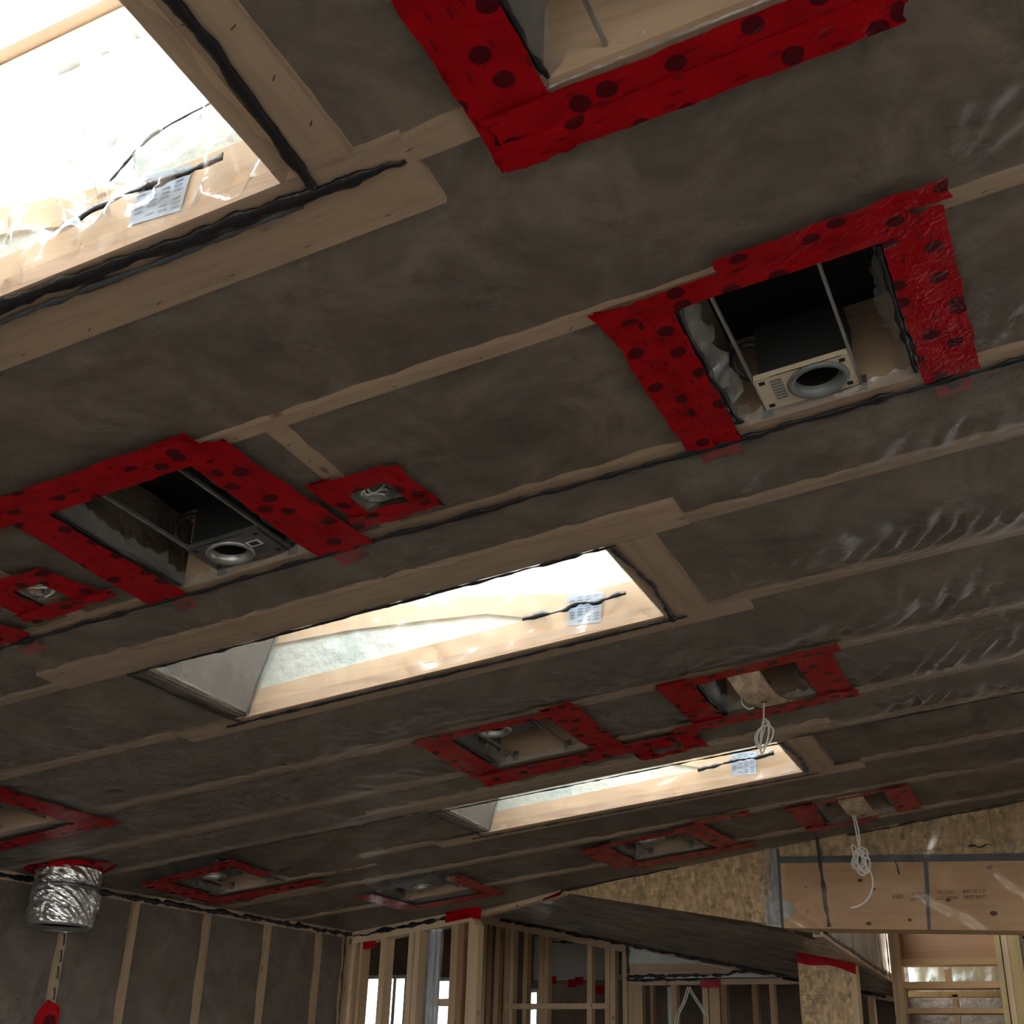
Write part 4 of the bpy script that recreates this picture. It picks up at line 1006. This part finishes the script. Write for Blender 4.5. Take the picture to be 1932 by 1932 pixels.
v, f = gpoly([(-1.50, btop(-1.5) - .02), (-.40, btop(-.4) - .02), (-.40, top(-.40)), (-1.5, top(-1.5))], -.03, 0); mesh('panel', v, f, 'osb', wall_gable)
v, f = gpoly([(-.398, btop(-.4) - .02), (2.0, btop(2.0) - .02), (2.0, top(2.0)), (-.398, top(-.398))], -.03, 0); mesh('panel', v, f, 'osb', wall_gable)
v, f = gpoly([(2.0, 2.3), (4.5, 2.3), (4.5, top(4.5)), (2.0, top(2.0))], -.03, 0); mesh('panel', v, f, 'osb', wall_gable)
v = []
for x in (-4.6, 4.55):
    for n_ in (-.10, -.04):
        p_ = GF.p(g_a(x), n_, 0)
        for h in (-.002, .28): v.append((p_[0], p_[1], zc(p_[0], h)))
mesh('leak_closure', v, BF, 'wall_dark', wall_gable)  # board added to close a sky light leak above the gable
# plywood beam
t = thing('plywood_beam', 'wide orange plywood beam with upside-down stamped lettering under the chipboard', 'beam', gpt(-.9, 2.45, 0))
v, f = gpoly([(-1.545, bbot(-1.545)), (-.765, bbot(-.765)), (-.742, btop(-.742)), (-1.535, btop(-1.535))], -.16, .022); be = mesh('beam_face', v, f, 'beam_ply', t)
v, f = gpoly([(-.762, bbot(-.762)), (2.0, bbot(2.0)), (2.0, btop(2.0)), (-.739, btop(-.739))], -.16, .022); mesh('beam_face', v, f, 'beam_ply', t)
g = Geo(); rk = np.random.default_rng(3)
kn = []
for x, z, s_ in ((-1.10, 2.70, .012), (-1.03, 2.65, .008), (-1.075, 2.475, .012), (-.655, 2.575, .011), (-.86, 2.485, .009), (-.43, 2.73, .014), (-.44, 2.50, .016), (-1.40, 2.68, .007), (-1.40, 2.55, .006)):
    c = np.array(gpt(x, z, .0225)); pts = []
    for q in range(10):
        a = 2 * math.pi * q / 10; pts.append(c + gd * s_ * 1.25 * math.cos(a) + np.array([0, 0, s_ * .8 * math.sin(a)]))
    g.add(pts, [tuple(range(10))])
g.build('knots', 'knot', t)
def stamp(txt, x, z, size, parent, mat='stamp_ink'):
    c = bpy.data.curves.new('stamp', 'FONT'); c.body = txt; c.size = size; c.align_x = 'CENTER'; c.align_y = 'CENTER'
    tmp = bpy.data.objects.new('stamp', c); COL.objects.link(tmp)
    dg = bpy.context.evaluated_depsgraph_get(); me = tmp.evaluated_get(dg).to_mesh()
    V = [tuple(v_.co) for v_ in me.vertices]; Fc = [tuple(p_.vertices) for p_ in me.polygons]
    bpy.data.objects.remove(tmp)
    o0 = np.array(gpt(x, z, .0232))
    v = [o0 - gd * a * .82 - np.array([0, 0, 1.0]) * b for a, b, _ in V]      # turned upside down
    mesh('stamped_text', v, Fc, mat, parent)
stamp('18004', -.905, 2.607, .030, t)
stamp('PRESS-LAM', -.795, 2.589, .0255, t); stamp('ER-25427', -.795, 2.617, .0255, t)
stamp('WHITE CITY', -.66, 2.589, .0255, t); stamp('OREGON', -.66, 2.617, .0255, t)
stamp('LA RR-25082', -.52, 2.587, .0255, t); stamp('ICC ER-2008', -.52, 2.615, .0255, t)
# dark flashing tape along the beam top, down its joint, and sealant
def gband(name, label, pts, n, mat='seal_tape', cat='sealing tape'):
    v, f = gpoly(pts, n, n + .002)
    o = mesh(name, v, f, mat, origin=gpt(pts[0][0], pts[0][1], n)); tag(o, label, cat); return o
gband('flashing_tape', 'dark grey sealing tape along the top edge of the plywood beam', [(-1.54, btop(-1.54) - .014), (2.0, btop(2.0) - .014), (2.0, btop(2.0) + .026), (-1.54, btop(-1.54) + .022)], .023)
gband('flashing_tape', 'thin dark sealing strip down the joint between the two beam faces', [(-.775, bbot(-.77)), (-.758, bbot(-.76)), (-.732, btop(-.73) - .016), (-.756, btop(-.75) - .016)], .0226)
bead('sealant_bead', [gpt(-1.315 + .003 * i, z, .03) for i, z in enumerate((2.945, 2.90, 2.85, 2.80, 2.74, 2.68, 2.62, 2.56, 2.50, 2.465))], .02, 'black vertical sealant bead crossing the chipboard and plywood beam', seed=140, on_sheet=False, nrm=GF.n, rag=.7)
bead('sealant_bead', [gpt(x, btop(x) - .02 * i, .026) for i, x in enumerate((-.90, -.902, -.895, -.893, -.888))], .006, 'thin black sealant drip on the plywood beam', seed=141, on_sheet=False, nrm=GF.n, rag=.8)
bead('sealant_bead', [gpt(x, lambda x: float(ZR(x)) - .016, .012) for x in np.linspace(-1.15, .8, 26)], .013, 'black sealant bead where the sloped ceiling meets the chipboard at right', seed=142, on_sheet=False, nrm=GF.n, rag=.8)
bead('sealant_bead', [gpt(x, lambda x: float(ZR(x)) - .012, .012) for x in np.linspace(-2.92, -2.15, 14)], .010, 'black sealant bead running out from the gable point', seed=143, on_sheet=False, nrm=GF.n, rag=.6)
bead('sealant_smear', [gpt(x, 2.845 + .01 * math.sin(i * 2), .006) for i, x in enumerate(np.linspace(-.52, -.40, 6))], .007, 'black sealant scribble on the chipboard above the beam at right', seed=144, on_sheet=False, nrm=GF.n, rag=1.8)
bead('sealant_smear', [gpt(x, 2.84 + .008 * math.sin(i * 2), .006) for i, x in enumerate(np.linspace(-.80, -.66, 6))], .006, 'black sealant scribble on the chipboard above the beam joint', seed=145, on_sheet=False, nrm=GF.n, rag=1.8)
# clear sheet hanging over beam and chipboard
A, Zz = np.meshgrid(np.linspace(g_a(-1.50), g_a(1.0), 130), np.linspace(0, 1, 34), indexing='ij')
Q = G0[None, None, :] + A[..., None] * gd
zb = 2.47 - (Q[..., 0] + 1.543) * .0479; zt = ZR(Q[..., 0]) - .01
Q = Q + np.array(GF.n) * (.034 + .018 * np.clip(np.sin(A * 15 + Zz * 2.2 + 2.0 * F1m(A, Zz)), .55, 1) + .002 * F10(A * .6, Zz * .2))[..., None]
Q[..., 2] = zb + (zt - zb) * Zz
idx = np.arange(A.size).reshape(A.shape)
o = mesh('beam_plastic_sheet', Q.reshape(-1, 3), np.stack([idx[:-1, :-1], idx[1:, :-1], idx[1:, 1:], idx[:-1, 1:]], -1).reshape(-1, 4), 'film_beam', smooth=True, origin=gpt(-.8, 2.7, .03))
tag(o, 'clear plastic sheet with bright streaks over the plywood beam', 'plastic sheet')
# steel hanger at the beam end, wrapped in clear plastic
t = thing('beam_hanger', 'galvanised steel hanger at the left end of the plywood beam', 'hanger', gpt(-1.56, 2.48, .01))
v, f = gpoly([(-1.64, 2.49), (-1.545, 2.472), (-1.545, 2.90), (-1.575, 2.90)], .004, .012); mesh('hanger_side', v, f, 'galv', t)
v, f = gpoly([(-1.542, 2.515), (-1.478, 2.53), (-1.476, 2.605), (-1.542, 2.61)], .0235, .026); mesh('hanger_flange', v, f, 'galv', t)
v, f = gpoly([(-1.552, 2.47), (-1.536, 2.47), (-1.536, 2.90), (-1.552, 2.90)], .0245, .028); mesh('sealed_edge', v, f, 'seal_tape', t)
A, Zz = np.meshgrid(np.linspace(0, 1, 10), np.linspace(0, 1, 30), indexing='ij'); vv = []
for a_, z_ in zip(A.ravel(), Zz.ravel()):
    x_ = -1.66 + .035 * z_ + a_ * (.115 - .06 * z_); p_ = GF.p(g_a(x_), .02 + .012 * abs(math.sin(a_ * 9 + z_ * 4)), 0); vv.append((p_[0], p_[1], 2.485 + .42 * z_))
idx = np.arange(A.size).reshape(A.shape)
mesh('plastic_wrap', vv, np.stack([idx[:-1, :-1], idx[1:, :-1], idx[1:, 1:], idx[:-1, 1:]], -1).reshape(-1, 4), 'film_cut', t, smooth=True)

# ------------------------------------------------------------------ room beyond: its sloped ceiling, far framed wall, post
v = []
for x in (-9.0, -1.36):
    for y in (float(yG(x)) + .04, 12.6):
        for dz in (0.0, .06): v.append((x, y, float(ZR2(x)) + dz))
nb = mesh('ceiling_beyond', v, [(0, 1, 3, 2), (4, 6, 7, 5), (0, 4, 5, 1), (2, 3, 7, 6), (0, 2, 6, 4), (1, 5, 7, 3)], 'batt', kind='structure')
X, Y = np.meshgrid(np.linspace(-6.5, -1.37, 120), np.linspace(7.2, 11.0, 80), indexing='ij')
Zs = ZR2(X) - .006 - .010 * np.abs(F30(X, Y)) - .012 * np.abs(np.sin(math.pi * (Y - 7.2) / .61)) 
idx = np.arange(X.size).reshape(X.shape)
keep = (Y[:-1, :-1] > yG(X[:-1, :-1]) + .02).ravel()
f = np.stack([idx[:-1, :-1], idx[1:, :-1], idx[1:, 1:], idx[:-1, 1:]], -1).reshape(-1, 4)[keep]
o = mesh('vapour_barrier_sheet', np.stack([X, Y, Zs], -1).reshape(-1, 3), f, 'film', smooth=True, origin=(-3, 9, 2.7))
tag(o, 'plastic-covered lower sloped ceiling beyond the gable', 'plastic sheet')
# plastic-faced drop along the right edge of that ceiling
t = thing('ceiling_drop', 'grey plastic-faced drop hanging behind the beam above the chipboard post', 'ceiling drop', (-1.36, 8.3, 2.44))
A, Zz = np.meshgrid(np.linspace(7.16, 9.45, 60), np.linspace(0, 1, 24), indexing='ij')
P = np.stack([-1.35 + .012 * np.abs(F30(A * 1.3, Zz * .12)), A, 2.455 + .60 * Zz], -1)
idx = np.arange(A.size).reshape(A.shape)
mesh('plastic_face', P.reshape(-1, 3), np.stack([idx[:-1, :-1], idx[1:, :-1], idx[1:, 1:], idx[:-1, 1:]], -1).reshape(-1, 4), 'film_milky', t, smooth=True)
Geo().box(-1.40, -1.372, 7.15, 9.46, 2.46, 3.08).build('wool_core', 'white_wool', t)
Geo().box(-1.40, -1.345, 7.15, 9.46, 2.428, 2.453).build('bottom_board', 'pine_y', t)
bead('sealant_bead', [(-1.335, y, 2.455) for y in np.linspace(7.2, 9.44, 12)], .018, 'black sealant bead along the bottom edge of the grey plastic drop', seed=150, on_sheet=False, nrm=(1, 0, 0))
bead('sealant_bead', [(-1.335, 9.44, z) for z in np.linspace(2.46, 2.9, 6)], .018, 'black sealant bead up the far edge of the grey plastic drop', seed=151, on_sheet=False, nrm=(1, 0, 0))
bead('sealant_bead', [(-1.48, y, float(ZR2(-1.48)) - .012) for y in np.linspace(7.3, 8.4, 8)], .014, 'black sealant bead on the lower ceiling leading to the chipboard post', seed=152, on_sheet=False)
# chipboard post
t = thing('chipboard_post', 'chipboard-faced post with red tape at its top and a pale stud edge', 'post', (-1.6, 8.55, 0))
zp = lambda x: float(ZR2(x)) - .012
def pbox(x0, x1, y0, y1, name, mat, z0=0, dz=0): 
    v = [(x, y, z) for x in (x0, x1) for y in (y0, y1) for z in (z0, zp(x) - dz)]; mesh(name, v, BF, mat, t)
pbox(-1.765, -1.445, 8.485, 8.50, 'face_sheet', 'osb_post', 1.0 + 1.20 - 2.2 + 2.25, 0)
v = [(x, y, z) for x in (-1.765, -1.445) for y in (8.485, 8.50) for z in (0, 2.248)]; mesh('face_sheet', v, BF, 'osb_post', t)
pbox(-1.444, -1.405, 8.475, 8.60, 'edge_stud', 'stud_light'); pbox(-1.775, -1.735, 8.502, 8.60, 'edge_stud', 'pine_z')
v = []
for i in range(15):
    x_ = -1.772 + .37 * i / 14
    for z_ in (zp(x_) + .004, zp(x_) - .055 - .012 * math.sin(i * .5 + .5)): v.append((x_, 8.470, z_))
mesh('tape_strip', v, [(2 * i, 2 * i + 1, 2 * i + 3, 2 * i + 2) for i in range(14)], 'red_tape', t, uv=[(q[0] * .6 + 3.0, q[2] * .4 + .13) for q in v])

# far framed wall, y = 11
Y1 = 11.0
def wbox(x0, x1, z0, z1, name, mat, parent, y0=Y1, y1=Y1 + .09):
    zf = lambda z, x: float(z(x)) if callable(z) else z
    v = [(x, y, zf(z, x)) for x in (x0, x1) for y in (y0, y1) for z in (z0, z1)]
    return mesh(name, v, BF, mat, parent)
pl = lambda x: float(ZR2(x)) - .012; pl2 = lambda x: float(ZR2(x)) - .055; pl3 = lambda x: float(ZR2(x)) - .10
v = [(x, y, z) for x in (-5.6, -1.4) for y in (Y1, Y1 + .09) for z in (pl2(x), pl(x))]
wall_far = mesh('wall_far', v, BF, 'pine_x', kind='structure')
wbox(-5.6, -3.81, pl3, pl2, 'top_plate', 'pine_x', wall_far)
for x, w_, mt in ((-5.42, .05, 'pine_z'), (-5.32, .04, 'stud_dark'), (-5.24, .05, 'pine_z'), (-5.17, .04, 'stud_dark'), (-5.10, .045, 'pine_z'), (-5.0, .05, 'pine_z'), (-4.945, .04, 'stud_light'), (-4.81, .04, 'pine_z'), (-4.655, .045, 'pine_z'), (-4.605, .045, 'pine_z'), (-4.185, .045, 'stud_light'), (-4.015, .045, 'stud_light'), (-3.965, .045, 'stud_light'), (-3.85, .042, 'stud_light')):
    wbox(x, x + w_, 0, pl3, 'stud', mt, wall_far)
wbox(-4.97, -3.97, 2.367, 2.412, 'rail', 'stud_light', wall_far, Y1 - .02, Y1 + .07)
# insulated panel over the lower opening
def ypoly(pts, y0, y1, name, mat, parent):
    n = len(pts)
    v = [(x, y, z) for y in (y0, y1) for x, z in pts]
    return mesh(name, v, [tuple(range(n)), tuple(range(2 * n - 1, n - 1, -1))] + [(i, i + n, (i + 1) % n + n, (i + 1) % n) for i in range(n)], mat, parent)
ypoly([(-3.80, 2.615), (-2.52, 2.615), (-3.80, pl2(-3.80))], Y1 + .012, Y1 + .08, 'header_panel', 'white_wool', wall_far)
ypoly([(-3.78, 2.645), (-2.70, 2.645), (-3.156, 2.735), (-3.78, 2.74)], Y1 + .004, Y1 + .011, 'header_board', 'pine_x', wall_far)
wbox(-3.80, -2.30, 2.56, 2.605, 'lower_plate', 'pine_x', wall_far)
for x, w_, mt in ((-3.80, .13, 'pine_z'), (-3.60, .03, 'stud_dark'), (-3.41, .05, 'pine_z'), (-3.13, .05, 'stud_light'), (-3.07, .09, 'pine_z'), (-2.97, .05, 'stud_dark'), (-2.70, .05, 'stud_dark'), (-2.55, .04, 'pine_z'), (-2.2, .05, 'pine_z'), (-2.0, .05, 'stud_dark'), (-1.75, .05, 'pine_z')):
    wbox(x, x + w_, 0, lambda q: min(2.56, float(ZR2(q)) - .06), 'stud', mt, wall_far)
bead('sealant_bead', [(x, Y1 - .008, float(ZR2(x)) - .03) for x in np.linspace(-5.05, -1.6, 40)], .028, 'long black sealant bead along the top of the far framed wall', seed=160, on_sheet=False, nrm=(0, -1, 0))
bead('sealant_bead', [(-3.80, Y1 - .008, z) for z in np.linspace(2.92, 2.60, 6)], .022, 'short vertical black sealant bead on the far insulated panel', seed=161, on_sheet=False, nrm=(0, -1, 0))
bead('sealant_bead', [(x, Y1 - .008, 2.635 + (.03 if x > -2.9 else 0)) for x in np.linspace(-3.8, -2.42, 18)], .020, 'upper black sealant bead under the far insulated panel', seed=162, on_sheet=False, nrm=(0, -1, 0), rag=1.4)
bead('sealant_bead', [(x, Y1 - .008, 2.60) for x in np.linspace(-3.8, -3.0, 12)], .018, 'lower black sealant bead under the far insulated panel', seed=163, on_sheet=False, nrm=(0, -1, 0))
t = thing('tape_patch', 'dark red tape over the stud top in the far opening', 'red tape', (-3.07, Y1 - .03, 2.57))
Geo().box(-3.14, -2.96, Y1 - .014, Y1 - .011, 2.535, 2.60).build('tape_strip', 'red_tape', t)
for i, x in enumerate((-5.09, -4.87, -4.80, -4.58, -4.45)):
    t = thing('tape_patch', ['first dark red tape square behind the far studs, counted from left', 'second dark red tape square behind the far studs, counted from left', 'raised dark red tape square behind the far studs', 'fourth dark red tape square behind the far studs, counted from left', 'rightmost dark red tape square behind the far studs'][i], 'red tape', (x, 12.3, 2.75))
    z_ = 2.74 - i * .03 + (.05 if i == 2 else 0); Geo().box(x, x + .09, 12.27, 12.275, z_ - .04, z_ + .035).build('tape_strip', 'red_tape', t)
t = thing('vent_pipe', 'pale grey vertical pipe in the far opening', 'pipe', (-3.46, 11.15, 0))
Geo().lathe((-3.46, 11.15, 0), [(.028, 0), (.028, 2.556)], 16).build('pipe', 'grey_pipe', t, smooth=True)
t = thing('hanging_wires', 'pair of white wires draped from a nail in the far opening', 'cable', (-3.235, 10.97, 2.53))
for dx in (0, .02):
    Geo().tube([(-3.25 + dx, 10.97, 2.54), (-3.29 + dx, 10.97, 2.43), (-3.36 + dx, 10.97, 2.30), (-3.385 + dx, 10.97, 2.15)], .006, 5, 4).build('wire', 'white_cable', t, smooth=True)
    Geo().tube([(-3.25 + dx, 10.97, 2.54), (-3.21 + dx, 10.97, 2.47), (-3.14 + dx, 10.97, 2.37), (-3.10 + dx, 10.97, 2.3)], .006, 5, 4).build('wire', 'white_cable', t, smooth=True)

# outer wall with windows, y = 12.5
g = Geo(); WY = 12.5
wins = [(-7.36, -6.82, 0.9, 2.83), (-6.52, -6.28, 0.9, 2.80), (-5.40, -5.27, 0.9, 2.68), (0.9, 2.4, 0.3, 2.6), (2.7, 4.2, 0.3, 2.6)]
xs = -9.0
for x0, x1, z0, z1 in wins:
    g.box(xs, x0, WY, WY + .12, 0, 4.2); g.box(x0, x1, WY, WY + .12, 0, z0); g.box(x0, x1, WY, WY + .12, z1, 4.2); xs = x1
g.box(xs, 4.6, WY, WY + .12, 0, 4.2)
wall_outer = g.build('wall_outer', 'wall_dark', kind='structure')
for i, (x0, x1, z0, z1) in enumerate(wins):
    g = Geo(); b_ = .035
    g.box(x0, x0 + b_, WY - .01, WY + .05, z0, z1); g.box(x1 - b_, x1, WY - .01, WY + .05, z0, z1)
    g.box(x0 + b_, x1 - b_, WY - .01, WY + .05, z0, z0 + b_); g.box(x0 + b_, x1 - b_, WY - .01, WY + .05, z1 - b_, z1)
    if i == 0: g.box(-7.0, -6.96, WY, WY + .05, z0 + b_, z1 - b_)
    wn_ = g.build('window_%d' % (i + 1), 'white_trim', kind='structure')
    Geo().box(x0 + b_, x1 - b_, WY + .02, WY + .026, z0 + b_, z1 - b_).build('pane', 'glass', wn_)
# grey plastic-faced insulated strip on that wall, seen through the far studs
X, Zz = np.meshgrid(np.linspace(-5.3, -3.9, 40), np.linspace(2.76, 3.18, 16), indexing='ij')
P = np.stack([X, 12.40 + .01 * F30(X, Zz), Zz], -1); idx = np.arange(X.size).reshape(X.shape)
t = thing('insulated_strip', 'grey plastic-faced insulation strip behind the far studs', 'insulation', (-4.6, 12.44, 2.76))
Geo().box(-5.3, -3.9, 12.43, 12.498, 2.76, 3.18).build('wool_core', 'white_wool', t)
mesh('plastic_face', P.reshape(-1, 3), np.stack([idx[:-1, :-1], idx[1:, :-1], idx[1:, 1:], idx[:-1, 1:]], -1).reshape(-1, 4), 'film_milky', t, smooth=True)
bead('sealant_bead', [(x, 12.38, 3.12 - .02 * (x + 5.1)) for x in np.linspace(-5.15, -4.1, 12)], .022, 'black sealant bead above the grey strip behind the far studs', seed=170, on_sheet=False, nrm=(0, -1, 0))
bead('sealant_bead', [(-4.36, 12.38, z) for z in np.linspace(3.1, 2.8, 6)], .02, 'vertical black sealant bead at the end of the grey strip', seed=171, on_sheet=False, nrm=(0, -1, 0))

# ------------------------------------------------------------------ ladder framing under the beam at right
t = thing('ladder_framing', 'ladder-like wood framing with three rungs below the beam at right', 'framing', (-.95, 9.5, 0))
def lbox(x0, x1, y0, y1, z0, z1, name, mat): return Geo().box(x0, x1, y0, y1, z0, z1).build(name, mat, t)
lbox(-1.325, -1.255, 9.46, 9.60, 0, 3.0, 'upright', 'pine_z')
for x, m_ in ((-.62, 'green_stud'), (-.575, 'stud_light'), (-.535, 'green_stud')): lbox(x, x + .038, 9.44, 9.60, 0, 3.0, 'upright', m_)
lbox(-.495, -.455, 9.40, 9.60, 0, 3.0, 'upright', 'green_stud')
for z0, z1 in ((2.527, 2.572), (2.375, 2.42), (2.215, 2.25)): lbox(-1.254, -.621, 9.48, 9.60, z0, z1, 'rung', 'rung_x')
lbox(-1.254, -.621, 9.56, 9.575, 2.574, 3.0, 'plywood_panel', 'ply_brown')
lbox(-.96, -.92, 9.66, 9.72, 1.6, 2.35, 'post', 'pine_z'); lbox(-.99, -.955, 9.68, 9.72, 2.42, 2.52, 'post', 'pine_z')
lbox(-1.254, -.62, 9.66, 9.72, 2.335, 2.372, 'cross_rail', 'green_stud')
t = thing('wool_batts', 'torn pale insulation showing between the upper rungs', 'insulation', (-.95, 9.8, 2.4))
for x0, x1 in ((-1.25, -.98), (-.95, -.66)):
    X, Zz = np.meshgrid(np.linspace(x0, x1, 16), np.linspace(2.43, 2.60, 8), indexing='ij')
    P = np.stack([X, 9.76 + .015 * F10(X, Zz), Zz + .015 * np.abs(F10(X * 2, 0 * Zz)) * (Zz < 2.45)], -1); idx = np.arange(X.size).reshape(X.shape)
    mesh('wool_batt', P.reshape(-1, 3), np.stack([idx[:-1, :-1], idx[1:, :-1], idx[1:, 1:], idx[:-1, 1:]], -1).reshape(-1, 4), 'white_wool', t, smooth=True)
Geo().box(-1.4, .6, 10.4, 10.5, 0, 3.3).build('wall_partition', 'batt_wall', kind='structure')
t = thing('plastic_wall', 'pale plastic-faced insulated wall at the lower right picture edge', 'insulation', (-.2, 9.8, 0))
X, Zz = np.meshgrid(np.linspace(-.44, .4, 40), np.linspace(0, 3.2, 60), indexing='ij')
P = np.stack([X, 9.70 + .02 * np.abs(F30(X, Zz)), Zz], -1); idx = np.arange(X.size).reshape(X.shape)
mesh('plastic_face', P.reshape(-1, 3), np.stack([idx[:-1, :-1], idx[1:, :-1], idx[1:, 1:], idx[:-1, 1:]], -1).reshape(-1, 4), 'film_milky', t, smooth=True)
Geo().box(-.44, .4, 9.74, 9.85, 2.33, 3.2).build('wool_core', 'white_wool', t); Geo().box(-.44, .4, 9.74, 9.85, 0, 2.328).build('brown_core', 'batt', t)
bead('sealant_bead', [(x, 9.685, 2.72) for x in np.linspace(-.45, .3, 8)], .016, 'upper black sealant bead on the pale wall at the lower right edge', seed=180, on_sheet=False, nrm=(0, -1, 0))
bead('sealant_bead', [(x, 9.685, 2.355) for x in np.linspace(-.45, .3, 8)], .014, 'lower black sealant bead on the pale wall at the lower right edge', seed=181, on_sheet=False, nrm=(0, -1, 0))
Geo().box(-1.4, 4.6, 7.1, 12.6, 3.3, 3.36).build('ceiling_right_room', 'wall_dark', kind='structure')
Geo().box(-9.05, -9.0, 7.3, 12.6, 0, 4.2).build('wall_far_left', 'wall_dark', kind='structure')
Geo().box(-9.05, -4.6, 7.42, 7.47, 0, 4.2).build('wall_left_return', 'wall_dark', kind='structure')
